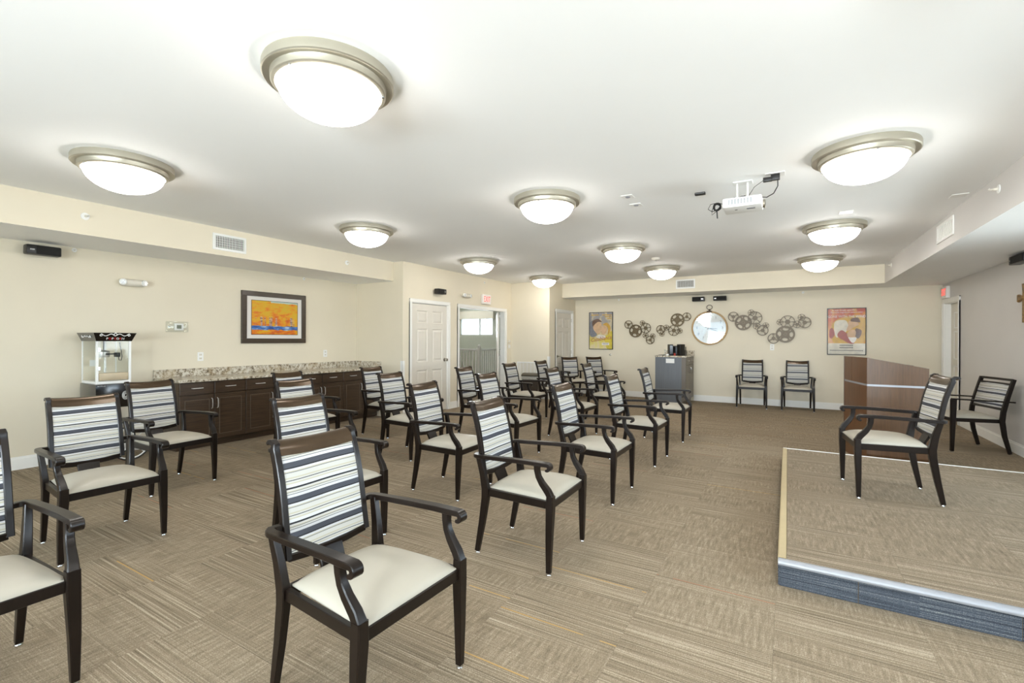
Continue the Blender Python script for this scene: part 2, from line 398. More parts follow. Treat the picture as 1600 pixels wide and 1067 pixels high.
# ------------------------------------------------------------------ walls, ceiling, soffits
struct('ceiling', B(XL - T, REAR - T, CZ, XR + 0.5, YB + T, CZ + 0.1), 'ceiling')
struct('wall_left', B(XL - T, REAR - T, -0.02, XL, YA + T, CZ - 0.001), 'wall')
struct('wall_alcove', B(XL + 0.001, YA, -0.02, XD, YA + T, CZ - 0.001), 'wall')
D2 = (7.70, 9.50, 2.04); D1 = (6.30, 7.33, 2.045)
mb = MB(); x0, x1 = XD - T, XD - 0.0005
mb.box(x0, YA + T, -0.02, x1, D1[0], CZ - 0.001); mb.box(x0, D1[0], D1[2], x1, D1[1], CZ - 0.001)
mb.box(x0, D1[1], -0.02, x1, D2[0], CZ - 0.001); mb.box(x0, D2[0], D2[2], x1, D2[1], CZ - 0.001)
mb.box(x0, D2[1], -0.02, x1, YC + T, CZ - 0.001)
struct('wall_doors', mb, 'wall')
struct('wall_corner', B(XD + 0.0005, YC, -0.02, XC, YC + T, CZ - 0.001), 'wall')
D3 = (10.16, 11.10, 2.05)
mb = MB(); x0, x1 = XC - T, XC - 0.0005
mb.box(x0, YC + T, -0.02, x1, D3[0], CZ - 0.001); mb.box(x0, D3[0], D3[2], x1, D3[1], CZ - 0.001); mb.box(x0, D3[1], -0.02, x1, YB + T, CZ - 0.001)
struct('wall_back_left', mb, 'wall')
struct('wall_back', B(XC, YB, -0.02, XR + T, YB + T, CZ - 0.001), 'wall')
D4 = (10.38, 11.20, 2.05)
mb = MB()
RW = ((1.2, 3.1), (4.2, 6.1)); RZ = (0.80, 2.35)
mb.box(XR, REAR, -0.02, XR + T, RW[0][0], CZ - 0.001); mb.box(XR, RW[0][1], -0.02, XR + T, RW[1][0], CZ - 0.001); mb.box(XR, RW[1][1], -0.02, XR + T, D4[0], CZ - 0.001)
for a, b in RW: mb.box(XR, a, -0.02, XR + T, b, RZ[0]); mb.box(XR, a, RZ[1], XR + T, b, CZ - 0.001)
mb.box(XR, D4[0], D4[2], XR + T, D4[1], CZ - 0.001); mb.box(XR, D4[1], -0.02, XR + T, YB - 0.001, CZ - 0.001)
struct('wall_right', mb, 'grey_wall')
struct('wall_right_closet', B(XR + T, D4[0] - 0.2, -0.02, XR + T + 0.3, YB, CZ - 0.001), 'dark')
# rear wall with three window openings behind the viewer
mb = MB(); wins = [(-6.15, -4.25), (-3.55, -1.65), (-0.75, 1.15)]; wz = (0.85, 2.40); px = XL + 0.001
for a, b in wins + [(XR - 0.001, None)]:
    mb.box(px, REAR - T, -0.02, a, REAR, CZ - 0.001)
    if b: mb.box(a, REAR - T, -0.02, b, REAR, wz[0]); mb.box(a, REAR - T, wz[1], b, REAR, CZ - 0.001); px = b
struct('wall_rear', mb, 'wall')
for i, (a, b) in enumerate(wins):
    m = MB(); c = (a + b) / 2
    for q in ((a, a + .05), (c - .035, c + .035), (b - .05, b)): m.box(q[0], REAR - 0.09, wz[0], q[1], REAR - 0.04, wz[1])
    for q in ((wz[0], wz[0] + .05), (1.60, 1.65), (wz[1] - .05, wz[1])): m.box(a, REAR - 0.09, q[0], b, REAR - 0.04, q[1])
    w = struct('window_%d' % (i + 1), m, 'trim')
    g = B(a + .05, REAR - 0.068, wz[0] + .05, b - .05, REAR - 0.064, wz[1] - .05).build('pane', 'glass', w, 0)
    sl = MB()
    for j in range(16): sl.box(a + .03, REAR + 0.01, 1.75 + j * 0.04, b - .03, REAR + 0.045, 1.753 + j * 0.04)
    s_ = sl.build('blind_slats', 'blind', w, 0); s_['kind'] = 'stuff'
for i, (a, b) in enumerate(RW):
    m = MB(); c = (a + b) / 2
    for q in ((a, a + .05), (c - .035, c + .035), (b - .05, b)): m.box(XR + 0.04, q[0], RZ[0], XR + 0.09, q[1], RZ[1])
    for q in ((RZ[0], RZ[0] + .05), (1.55, 1.60), (RZ[1] - .05, RZ[1])): m.box(XR + 0.04, a, q[0], XR + 0.09, b, q[1])
    w = struct('window_%d' % (i + 5), m, 'trim')
    B(XR + 0.064, a + .05, RZ[0] + .05, XR + 0.068, b - .05, RZ[1] - .05).build('pane', 'glass', w, 0)
    sl = MB()
    for j in range(14): sl.box(XR - 0.045, a + .03, 1.75 + j * 0.04, XR - 0.01, b - .03, 1.753 + j * 0.04)
    s_ = sl.build('blind_slats', 'blind', w, 0); s_['kind'] = 'stuff'
# soffits (painted faces, white undersides)
def soffit(name, x0, y0, x1, y1, face):
    m = MB(); m.box(x0, y0, SZ, x1, y1, CZ - 0.0005)
    for f in m.b.faces:
        f.normal_update(); f.material_index = 1 if f.normal.z < -0.5 else 0
    return struct(name, m, [face, 'ceiling'])
soffit('soffit_left', XL + 0.001, REAR + 0.001, -6.0, YA - 0.001, 'wall')
soffit('soffit_back', XC + 0.001, 10.5, 1.479, YB - 0.001, 'wall')
soffit('soffit_right', 1.48, REAR + 0.001, XR - 0.001, YB - 0.0012, 'grey_wall')
# baseboards
BH = 0.135
def base(name, x0, y0, x1, y1):
    m = MB(); m.box(x0, y0, 0.001, x1, y1, BH - 0.02)
    dx, dy = (x1 - x0), (y1 - y0)
    if abs(dx) < abs(dy):
        s_ = 1 if name in ('baseboard_left', 'baseboard_doors', 'baseboard_doors_2', 'baseboard_doors_3', 'baseboard_back_left') else -1
        if s_ > 0: m.box(x0, y0, BH - 0.02, x1 - 0.006, y1, BH)
        else: m.box(x0 + 0.006, y0, BH - 0.02, x1, y1, BH)
    else: m.box(x0, y0 + 0.006, BH - 0.02, x1, y1, BH)
    return struct(name, m, 'trim')
base('baseboard_left', XL + 0.001, REAR + 0.01, XL + 0.016, 2.82)
base('baseboard_back_1', XC + 0.001, YB - 0.016, -2.485, YB - 0.001)
base('baseboard_back_2', -1.84, YB - 0.016, XR - 0.02, YB - 0.001)
base('baseboard_right', XR - 0.016, REAR + 0.01, XR - 0.001, D4[0] - 0.085)
base('baseboard_doors', XD, YA + 0.001, XD + 0.015, D1[0] - 0.066)
base('baseboard_doors_2', XD, D1[1] + 0.066, XD + 0.015, D2[0] - 0.066)
base('baseboard_doors_3', XD, D2[1] + 0.066, XD + 0.015, YC - 0.02)
base('baseboard_back_left', XC, YC + 0.02, XC + 0.015, D3[0] - 0.066)
base('baseboard_corner', XD + 0.016, YC - 0.016, XC, YC - 0.001)
# ------------------------------------------------------------------ floor of carpet tiles
floor = struct('floor', B(XL - T, REAR - T, -0.10, XR + T, YB + T, -0.009), 'subfloor')
TS = 0.61
def tile_mesh(x0, y0, x1, y1, h=0.008):
    m = MB(); g = 0.0003; b = 0.0012
    lo = [(x0 + g, y0 + g), (x1 - g, y0 + g), (x1 - g, y1 - g), (x0 + g, y1 - g)]
    hi = [(x0 + g + b, y0 + g + b), (x1 - g - b, y0 + g + b), (x1 - g - b, y1 - g - b), (x0 + g + b, y1 - g - b)]
    A = [m.b.verts.new((x, y, -h)) for x, y in lo]; C = [m.b.verts.new((x, y, -b * .6)) for x, y in lo]; D = [m.b.verts.new((x, y, 0)) for x, y in hi]
    for i in range(4):
        j = (i + 1) % 4; m.b.faces.new((A[i], A[j], C[j], C[i])); m.b.faces.new((C[i], C[j], D[j], D[i]))
    m.b.faces.new(D); m.b.faces.new(A[::-1]); return m
shared = None
cells = []
nx0 = -12; X0 = -0.052
for i in range(-12, 5):
    for j in range(-15, 11):
        ax, bx = X0 + i * TS, X0 + (i + 1) * TS; ay = YA + (j - 0) * TS + (0.305 if i % 2 else 0); by = ay + TS
        ym = (ay + by) / 2
        xl = XL if ym < YA else (XD if ym < YC else XC)
        ax, bx, ay, by = max(ax, xl), min(bx, XR), max(ay, REAR), min(by, YB)
        if bx - ax < 0.02 or by - ay < 0.02: continue
        cx, cy = (ax + bx) / 2, (ay + by) / 2
        d = -0.5066 * cx + 0.8622 * cy; s_ = 0.8622 * cx + 0.5066 * cy
        vis = d > 1.2 and abs(s_ / d) < 1.25
        cells.append((0 if vis else 1, d if vis else 50 + abs(d), ax, ay, bx, by))
cells.sort()
rest = MB()
for n, (q, d, ax, ay, bx, by) in enumerate(cells):
    if n < 292 and q == 0:
        full = abs(bx - ax - TS) < 1e-4 and abs(by - ay - TS) < 1e-4
        cx, cy = (ax + bx) / 2, (ay + by) / 2
        if full and shared:
            o = bpy.data.objects.new('carpet_tile', shared); COL.objects.link(o); o.parent = floor
        else:
            o = tile_mesh(-(bx - ax) / 2, -(by - ay) / 2, (bx - ax) / 2, (by - ay) / 2).build('carpet_tile', 'carpet', floor, 0)
            if full: shared = o.data
        o.location = (cx, cy, 0)
    else: rest.box(ax + .001, ay + .001, -0.008, bx - .001, by - .001, 0)
r_ = rest.build('carpet_tiles_beyond', 'carpet', floor, 0); r_['kind'] = 'stuff'

# ------------------------------------------------------------------ doors
def six_panel_door(name, w, h, parent=None, lever=False, hinge_right=False):
    """leaf in its own frame: x 0..w, front face at y=0 facing -y, z 0..h"""
    e = bpy.data.objects.new(name, None); COL.objects.link(e); e['kind'] = 'structure'
    B(0, 0.013, 0.008, w, 0.042, h).build('door_slab', 'door', e, 0)
    st = w * 0.135; pw = (w - 3 * st) / 2; rows_ = ((h * 0.105, h * 0.40), (h * 0.475, h * 0.775), (h * 0.825, h * 0.94))
    m = MB()
    for a in (0, st + pw, w - st): m.box(a, 0, 0.008, a + st, 0.0131, h)
    for z0, z1 in ((0.008, rows_[0][0]), (rows_[0][1], rows_[1][0]), (rows_[1][1], rows_[2][0]), (rows_[2][1], h)):
        for k in (0, 1): a = st + k * (pw + st); m.box(a, 0, z0, a + pw, 0.0131, z1)
    m.build('stiles_and_rails', 'door', e, 0)
    for z0, z1 in rows_:
        for k in (0, 1):
            a = st + k * (pw + st); m = MB(); bb = m.b
            def ring(o, y): return [bb.verts.new((a + o, y, z0 + o)), bb.verts.new((a + pw - o, y, z0 + o)), bb.verts.new((a + pw - o, y, z1 - o)), bb.verts.new((a + o, y, z1 - o))]
            rs = [ring(0.0005, 0.0005), ring(0.010, 0.010), ring(0.022, 0.012), ring(0.026, 0.012), ring(0.050, 0.002)]
            for p_, q_ in zip(rs[:-1], rs[1:]):
                for i in range(4): bb.faces.new((p_[i], p_[(i + 1) % 4], q_[(i + 1) % 4], q_[i]))
            bb.faces.new(rs[-1])
            m.build('door_panel', 'door', e, 0)
    hx = 0.065 if not hinge_right else w - 0.065
    if lever:
        m = MB(); m.lathe([(0.033, 0), (0.033, 0.008), (0.014, 0.014), (0.014, 0.05)], (w - 0.065 if not hinge_right else 0.065, 0, 0.98), 16, 'Y')
        s_ = 1 if hinge_right else -1; cx = w - 0.065 if not hinge_right else 0.065
        m.tube([(cx, -0.045, 0.98), (cx + s_ * 0.05, -0.05, 0.98), (cx + s_ * 0.11, -0.045, 0.978)], 0.009)
    else:
        m = MB(); m.lathe([(0.035, 0), (0.035, 0.006), (0.014, 0.012), (0.013, 0.035), (0.027, 0.045), (0.030, 0.06), (0.024, 0.072), (0.0, 0.075)], (w - 0.065 if not hinge_right else 0.065, 0, 0.98), 20, 'Y')
    m.build('door_handle', 'nickel', e)
    for hz in (0.22, 1.02, 1.82):
        hxx = -0.006 if not hinge_right else w + 0.006
        MB().lathe([(0.0, 0), (0.008, 0), (0.008, 0.09), (0.0, 0.09)], (hxx, -0.006, hz), 8).build('door_hinge', 'nickel', e)
    return e
def casing_x(name, X, y0, y1, h, depth=0.018, cw=0.06, side=1, jamb=0.12):
    """casing on a wall whose face is at x = X (side +1 faces +x)"""
    m = MB(); a, b = (X + 0.0005, X + depth) if side > 0 else (X - depth, X - 0.0005)
    for p_ in ((y0 - cw, y0), (y1, y1 + cw)):
        m.box(a, p_[0], 0.001, b, p_[1], h); m.box(a if side > 0 else a - 0.006, p_[0] + (0.0 if p_[0] < y0 else cw - 0.015), 0.001, b + (0.006 if side > 0 else 0), p_[0] + (0.015 if p_[0] < y0 else cw), h)
    m.box(a, y0 - cw, h, b, y1 + cw, h + cw); m.box(a if side > 0 else a - 0.006, y0 - cw, h + cw - 0.015, b + (0.006 if side > 0 else 0), y1 + cw, h + cw)
    ja, jb = (X - jamb, X) if side > 0 else (X, X + jamb)
    m.box(ja, y0, 0.001, jb, y0 + 0.012, h - 0.012); m.box(ja, y1 - 0.012, 0.001, jb, y1, h - 0.012); m.box(ja, y0, h - 0.012, jb, y1, h)
    return struct(name, m, 'trim')
casing_x('trim_1', XD, D1[0], D1[1], D1[2]); casing_x('trim_2', XD, D2[0], D2[1], D2[2]); casing_x('trim_3', XC, D3[0], D3[1], D3[2])
casing_x('trim_4', XR, D4[0], D4[1], D4[2], side=-1, cw=0.075)
d = six_panel_door('door_1', D1[1] - D1[0] - 0.034, 2.025); d.location = (XD - 0.012, D1[0] + 0.017, 0); d.rotation_euler = (0, 0, R(90))
d = six_panel_door('door_3', D3[1] - D3[0] - 0.034, 2.03, lever=True, hinge_right=True); d.location = (XC - 0.012, D3[0] + 0.017, 0); d.rotation_euler = (0, 0, R(90))
g = B(0.13, -0.012, 0.20, 0.55, -0.0105, 0.62).build('louvre', 'ink_slate', d, 0)
# open leaf of the double doorway, folded back into the hall
d = six_panel_door('door_2', 0.88, 2.02, lever=True); d.location = (XD - T - 0.03, D2[1] - 0.02, 0); d.rotation_euler = (0, 0, R(180 - 56))
m = MB(); m.box(0.05, -0.06, 1.90, 0.30, -0.001, 1.97, bev=0.004); m.tube([(0.28, -0.05, 1.94), (0.10, -0.16, 1.95), (0.0, -0.02, 2.0)], 0.009); m.build('door_closer', 'white', d)
# white slab of the right hand wall, recessed
e = bpy.data.objects.new('door_4', None); COL.objects.link(e); e['kind'] = 'structure'
B(XR + 0.085, D4[0] + 0.014, 0.01, XR + 0.118, D4[1] - 0.014, D4[2] - 0.014).build('door_slab', 'offwhite', e, 0)
for z0, z1 in ((0.18, 0.95), (1.06, 1.55), (1.60, 1.88)):
    m = MB(); a, b = D4[0] + 0.20, D4[1] - 0.20
    m.box(XR + 0.078, a, z0, XR + 0.086, b, z0 + 0.02); m.box(XR + 0.078, a, z1 - 0.02, XR + 0.086, b, z1); m.box(XR + 0.078, a, z0, XR + 0.086, a + 0.02, z1); m.box(XR + 0.078, b - 0.02, z0, XR + 0.086, b, z1)
    m.build('panel_moulding', 'trim', e, 0)
m = MB(); m.lathe([(0.028, 0), (0.028, 0.01), (0.012, 0.014), (0.012, 0.045)], (0, 0, 0), 16, 'X'); o = m.build('door_handle', 'nickel', e); o.location = (XR + 0.085, D4[0] + 0.09, 1.0); o.rotation_euler = (0, 0, R(180))

# corner guards
def guard(x, y, sx, sy):
    m = MB(); m.box(x, y, 0.14, x + sx * 0.002, y + sy * 0.055, 1.02) if False else None
    m.box(min(x, x + sx * 0.055), min(y, y - sy * 0.003), 0.14, max(x, x + sx * 0.055), max(y, y - sy * 0.003), 1.03)
    m.box(min(x, x - sx * 0.003), min(y - sy * 0.003, y + sy * 0.055), 0.14, max(x, x - sx * 0.003), max(y - sy * 0.003, y + sy * 0.055), 1.03)
    return m
m = MB(); m.box(XD - 0.05, YA - 0.003, BH, XD + 0.003, YA - 0.0005, 1.0); m.box(XD + 0.0003, YA - 0.003, BH, XD + 0.003, YA + 0.05, 1.0)
tag(m.build('corner_guard', 'white', None, 0), 'white plastic guard on the wall corner just left of the tall white six-panel door', 'corner guard', 'corner guards')
m = MB(); m.box(XC - 0.05, YC - 0.003, BH, XC + 0.003, YC - 0.0005, 0.99); m.box(XC + 0.0003, YC - 0.003, BH, XC + 0.003, YC + 0.05, 0.99)
tag(m.build('corner_guard', 'white', None, 0), 'white plastic guard on the wall corner between the white grille and the far grey-white door', 'corner guard', 'corner guards')

# ------------------------------------------------------------------ hall beyond the open doorway
HF = MB(); HF.box(-12.5, YA + 0.3, -0.10, XD - T, 16.2, 0.0); struct('floor_hall', HF, 'carpet_stage')
struct('ceiling_hall', B(-12.5, YA + 0.3, 2.62, XD - T - 0.001, 16.2, 2.7), 'ceiling')
m = MB(); wy = 15.0
wx0, wx1, z0, z1 = -11.20, -9.66, 1.53, 2.25
m.box(-12.4, wy, 0, wx0, wy + .12, 2.62); m.box(wx1, wy, 0, XD - T - 0.002, wy + .12, 2.62); m.box(wx0, wy, 0, wx1, wy + .12, z0); m.box(wx0, wy, z1, wx1, wy + .12, 2.62)
struct('wall_hall_far', m, 'hallwall')
struct('wall_hall_left', B(-12.5, YA + 0.3, 0, -12.4, wy, 2.62), 'hallwall')
struct('wall_hall_near', B(-12.4, YA + 0.3, 0, XD - T - 0.002, YA + 0.4, 2.62), 'hallwall')
struct('wall_hall_side', B(XD - T - 0.002 - 0.1, D2[1] + 1.6, 0, XD - T - 0.003, wy - 0.001, 2.62), 'hallwall')
m = MB(); c = -10.28
for q in ((wx0, wx0 + .04), (c - .03, c + .03), (wx1 - .04, wx1)): m.box(q[0], wy + .03, z0, q[1], wy + .08, z1)
for q in ((z0, z0 + .04), (z1 - .04, z1)): m.box(wx0, wy + .03, q[0], wx1, wy + .08, q[1])
m.box(-9.98, wy + .045, z0, -9.965, wy + .06, z1); m.box(c, wy + .045, 1.92, wx1, wy + .06, 1.935)
w = struct('window_4', m, 'trim'); B(wx0 + .02, wy + .05, z0 + .02, wx1 - .02, wy + .054, z1 - .02).build('pane', 'glass', w, 0)
tag(B(wx0 - .10, wy - 0.10, 2.16, wx1 + .08, wy - 0.002, 2.47, bev=0.004).build('window_valance', 'shade', None, 0), 'beige box valance above the bright hall window', 'valance')
# stair railing with newel
e = empty('stair_railing', (-8.0, 11.67, 0), 0, 'white stair railing with a turned newel post seen through the open doorway', 'railing')
m = MB(); m.box(-0.045, -0.045, 0, 0.045, 0.045, 1.10, bev=0.004); m.box(-0.06, -0.06, 1.10, 0.06, 0.06, 1.125)
m.lathe([(0.02, 1.125), (0.035, 1.15), (0.045, 1.18), (0.035, 1.21), (0.0, 1.225)], (0, 0, 0), 16); m.build('newel_post', 'trim', e)
m = MB(); m.box(-2.2, -0.03, 1.03, -0.04, 0.03, 1.085, bev=0.006); m.build('handrail', 'trim', e)
m = MB(); m.box(-0.03, 0.04, 1.03, 0.03, 2.6, 1.085, bev=0.006); m.build('handrail', 'trim', e)
B(-2.2, -0.02, 0.07, -0.04, 0.02, 0.11).build('bottom_rail', 'trim', e, 0); B(-0.02, 0.04, 0.07, 0.02, 2.6, 0.11).build('bottom_rail', 'trim', e, 0)
b0 = B(-0.016, -0.016, 0.11, 0.016, 0.016, 1.03).build('baluster', 'trim', e, 0); b0.location = (-0.13, 0, 0)
for i in range(1, 18): c_ = b0.copy(); COL.objects.link(c_); c_.location = (-0.13 - i * 0.115, 0, 0)
for i in range(21): c_ = b0.copy(); COL.objects.link(c_); c_.location = (0, 0.13 + i * 0.115, 0)

# ------------------------------------------------------------------ ceiling lamps
def make_lamp():
    e = empty('ceiling_light', (0, 0, CZ))
    m = MB(); m.lathe([(0.0, -0.0005), (0.315, -0.0005), (0.318, -0.010), (0.318, -0.046), (0.312, -0.051), (0.280, -0.048), (0.279, -0.050), (0.277, -0.078), (0.271, -0.084), (0.258, -0.087), (0.253, -0.082), (0.253, -0.070), (0.0, -0.070)], (0, 0, 0), 56, cap=False)
    m.build('trim_ring', 'lampring', e)
    prof = []
    for i in range(13):
        a = math.pi / 2 * i / 12; prof.append((0.250 * math.cos(a), -0.078 - 0.150 * math.sin(a)))
    m = MB(); m.lathe(prof, (0, 0, 0), 48, cap=False); m.build('glass_dome', 'lampglass', e)
    for k in range(3):
        a = R(40 + 120 * k); m = MB(); m.lathe([(0.0, 0), (0.008, 0.0), (0.008, 0.008), (0.0, 0.01)], (0, 0, 0), 10)
        m.tube([(0, 0, 0), (-0.012, 0, -0.006)], 0.003, 6)
        c = m.build('clip', 'chrome', e); c.location = (0.262 * math.cos(a), 0.262 * math.sin(a), -0.093); c.rotation_euler = (0, 0, a)
    return e
LL = [(-2.037, 1.608, 'dome light, nearest and largest-looking on the ceiling'),
      (-4.441, 1.615, 'dome light at upper left beside the left soffit, before its vent'),
      (-4.466, 4.066, 'dome light on the left, right of the left soffit air vent'),
      (-4.594, 6.677, 'dome light above the open doorway and emergency light'),
      (-4.577, 9.155, 'dome light over the waste bin before the far corner wall'),
      (-2.010, 4.077, 'dome light mid-ceiling, left of the two small square plates'),
      (-2.086, 6.740, 'dome light halfway back, just before the smoke detector'),
      (-2.040, 9.007, 'dome light nearest the back soffit vent, behind the smoke detector'),
      (0.466, 4.156, 'large dome light in the ceiling right of the projector'),
      (0.466, 6.683, 'dome light on the right, second of three going back'),
      (0.452, 9.215, 'dome light farthest back on the right'),
      (0.466, 1.608, 'dome light over the near stage edge, right of the picture')]
L0 = make_lamp()
for i, (x, y, lb) in enumerate(LL):
    o = L0 if i == 0 else copy_tree(L0)
    o.location = (x, y, CZ); tag(o, 'nickel-rimmed frosted ' + lb, 'ceiling light', 'round dome ceiling lights')

o = copy_tree(L0); o.location = (-7.6, 9.6, 2.62); tag(o, 'nickel-rimmed frosted dome light added out of view to brighten the hall beyond the doorway', 'ceiling light')  # unseen extra lamp, added to brighten the hall
if 'group' in o: del o['group']

# ------------------------------------------------------------------ striped armchair
def make_chair():
    e = empty('armchair', (0, 0, 0))
    def quad(z, rear=None): pass
    # seat cushion
    m = MB(); NX, NY = 14, 12; g = []
    for j in range(NY + 1):
        v = -1 + 2 * j / NY; row = []
        for i in range(NX + 1):
            u = -1 + 2 * i / NX; uu = math.copysign(1 - (1 - abs(u)) ** 1.5, u); vv = math.copysign(1 - (1 - abs(v)) ** 1.5, v)
            y = 0.018 + 0.226 * vv; hw = 0.226 + 0.020 * vv
            hw -= 0.012 * max(0, vv - 0.85) / 0.15
            z = 0.432 + 0.052 * ((1 - abs(uu) ** 3.2) * (1 - abs(vv) ** 3.2)) ** 0.55
            row.append(m.b.verts.new((hw * uu, y, z)))
        g.append(row)
    for j in range(NY):
        for i in range(NX): m.b.faces.new((g[j][i], g[j][i + 1], g[j + 1][i + 1], g[j + 1][i]))
    bd = g[0][:] + [g[j][NX] for j in range(1, NY + 1)] + g[NY][::-1][1:] + [g[j][0] for j in range(NY - 1, 0, -1)]
    lo = [m.b.verts.new((v.co.x, v.co.y, 0.424)) for v in bd]
    for i in range(len(bd)): k = (i + 1) % len(bd); m.b.faces.new((bd[k], bd[i], lo[i], lo[k]))
    m.b.faces.new(lo)
    m.build('seat', 'vinyl', e, 60)
    # seat rails
    m = MB()
    m.sweep([(-0.245, 0.240, 0.404), (0.245, 0.240, 0.404)], (0, 0, 1), 0.046, 0.022, ch=0.1)
    m.sweep([(-0.215, -0.222, 0.404), (0.215, -0.222, 0.404)], (0, 0, 1), 0.046, 0.022, ch=0.1)
    for s in (-1, 1): m.sweep([(s * 0.252, 0.235, 0.404), (s * 0.226, -0.225, 0.404)], (0, 0, 1), 0.046, 0.022, ch=0.1)
    m.build('seat_frame', 'wood', e)
    for s in (-1, 1):
        # front leg with glide
        m = MB(); m.sweep([(s * 0.269, 0.236, 0.014), (s * 0.266, 0.238, 0.20), (s * 0.259, 0.241, 0.38), (s * 0.259, 0.243, 0.462)], (1, 0, 0), [0.028, 0.038, 0.047, 0.044], [0.028, 0.038, 0.046, 0.042], ch=0.10)
        l = m.build('leg', 'wood', e); MB().lathe([(0.0, 0.0), (0.014, 0.0), (0.015, 0.004), (0.013, 0.008), (0.013, 0.020), (0.0, 0.021)], (s * 0.269, 0.236, 0), 12).build('glide', 'chrome', l)
        # rear leg rising to the arm
        m = MB(); m.sweep([(s * 0.226, -0.292, 0.014), (s * 0.227, -0.255, 0.20), (s * 0.230, -0.228, 0.36), (s * 0.233, -0.224, 0.42), (s * 0.240, -0.240, 0.52), (s * 0.249, -0.268, 0.628)],
                          (1, 0, 0), [0.027, 0.032, 0.035, 0.035, 0.030, 0.026], [0.030, 0.040, 0.048, 0.050, 0.042, 0.034], ch=0.10)
        l = m.build('leg', 'wood', e); MB().lathe([(0.0, 0.0), (0.014, 0.0), (0.015, 0.004), (0.013, 0.008), (0.013, 0.020), (0.0, 0.021)], (s * 0.226, -0.290, 0), 12).build('glide', 'chrome', l)
        # arm: wraps from the back frame, runs forward and curls down
        pts = [(0.196, -0.290, 0.630), (0.222, -0.298, 0.630), (0.240, -0.294, 0.631), (0.252, -0.282, 0.631), (0.258, -0.262, 0.632), (0.262, -0.20, 0.634), (0.268, -0.05, 0.640), (0.272, 0.10, 0.645), (0.273, 0.19, 0.6455)]
        sd = [(0, 1, 0), (-0.3, 1, 0), (-0.7, 0.9, 0), (-1, 0.7, 0), (-1, 0.25, 0), (-1, 0.05, 0)] + [(-1, 0, 0)] * 3
        for q in range(9): aa = R(80 - q * 24); pts.append((0.273, 0.228 + 0.0155 * math.cos(aa), 0.630 + 0.0155 * math.sin(aa))); sd.append((-1, 0, 0))
        sd = [(a * s, b, c) for a, b, c in sd]; nn = len(pts)
        m = MB(); m.sweep([(a * s, b, c) for a, b, c in pts], sd, [0.030, 0.032, 0.034, 0.035, 0.036, 0.038, 0.042, 0.044] + [0.045] * (nn - 8), [0.024] * 9 + [0.023] * 5 + [0.021, 0.019, 0.017, 0.013], ch=0.12)
        m.build('arm', 'wood', e, 30)
        m = MB(); m.sweep([(s * 0.259, 0.245, 0.452), (s * 0.262, 0.226, 0.486), (s * 0.266, 0.190, 0.530), (s * 0.269, 0.168, 0.568), (s * 0.271, 0.160, 0.605), (s * 0.272, 0.160, 0.640)],
                          (1, 0, 0), [0.040, 0.036, 0.032, 0.030, 0.030, 0.032], [0.036, 0.040, 0.036, 0.032, 0.032, 0.036], ch=0.12)
        m.build('arm_post', 'wood', e, 30)
    # back
    def by(z): return -0.262 - (z - 0.50) * 0.17 - max(0, z - 0.72) ** 2 * 0.55
    m = MB(); zs = [0.505 + i * 0.05 for i in range(9)] + [0.93]
    for s in (-1, 1):
        pp = [(s * 0.192 - s * 0.004 * (z - .5) / .45, by(z), z) for z in zs] + [(s * 0.187, -0.356, 0.947), (s * 0.187, -0.372, 0.957), (s * 0.187, -0.388, 0.957), (s * 0.187, -0.398, 0.948)]
        m.sweep(pp, (1, 0, 0), 0.028, [0.030] * 10 + [0.026, 0.022, 0.018, 0.014], ch=0.12)
    m.sweep([(-0.185, by(.505) - .001, 0.512), (-0.09, by(.5) - 0.006, 0.500), (0, by(.5) - 0.010, 0.496), (0.09, by(.5) - 0.006, 0.500), (0.185, by(.505) - .001, 0.512)], (0, 0.15, 1), 0.034, 0.024, ch=0.15)
    m.build('back_frame', 'wood', e, 30)
    m = MB(); prof = [(-0.332, 0.902), (-0.341, 0.925), (-0.348, 0.945), (-0.361, 0.958), (-0.378, 0.963), (-0.395, 0.959), (-0.404, 0.949), (-0.402, 0.940), (-0.392, 0.938), (-0.376, 0.941), (-0.366, 0.933), (-0.360, 0.915), (-0.356, 0.902)]
    rings = []
    for i in range(9):
        u = -1 + i / 4; sag = -0.010 * (1 - u * u); dy = -0.012 * (1 - u * u)
        rings.append([m.b.verts.new((u * 0.176, y + dy, z + sag)) for y, z in prof])
    n = len(prof)
    for a, b in zip(rings[:-1], rings[1:]):
        for j in range(n): m.b.faces.new((a[j], a[(j + 1) % n], b[(j + 1) % n], b[j]))
    m.b.faces.new(rings[0]); m.b.faces.new(rings[-1][::-1]); m.build('top_rail', 'rail_sheen', e, 60)
    # upholstered panel
    m = MB(); NX, NZ = 8, 14; F_, Bk = [], []
    for j in range(NZ + 1):
        z = 0.512 + (0.905 - 0.512) * j / NZ; rf, rb = [], []
        for i in range(NX + 1):
            u = -1 + 2 * i / NX; bow = -0.012 * (1 - u * u); pad = 0.012 * (1 - abs(u) ** 4) * (1 - abs(2 * j / NZ - 1) ** 6)
            x = u * (0.180 - 0.004 * (z - .5) / .45)
            rf.append(m.b.verts.new((x, by(z) + 0.010 + bow + pad, z))); rb.append(m.b.verts.new((x, by(z) - 0.008 + bow - pad * .6, z)))
        F_.append(rf); Bk.append(rb)
    for j in range(NZ):
        for i in range(NX):
            m.b.faces.new((F_[j][i], F_[j][i + 1], F_[j + 1][i + 1], F_[j + 1][i])); m.b.faces.new((Bk[j][i + 1], Bk[j][i], Bk[j + 1][i], Bk[j + 1][i + 1]))
        for i in (0, NX): m.b.faces.new((F_[j][i], F_[j + 1][i], Bk[j + 1][i], Bk[j][i]))
    for j in (0, NZ):
        for i in range(NX): m.b.faces.new((F_[j][i], F_[j][i + 1], Bk[j][i + 1], Bk[j][i]))
    m.build('backrest', 'stripe', e, 60)
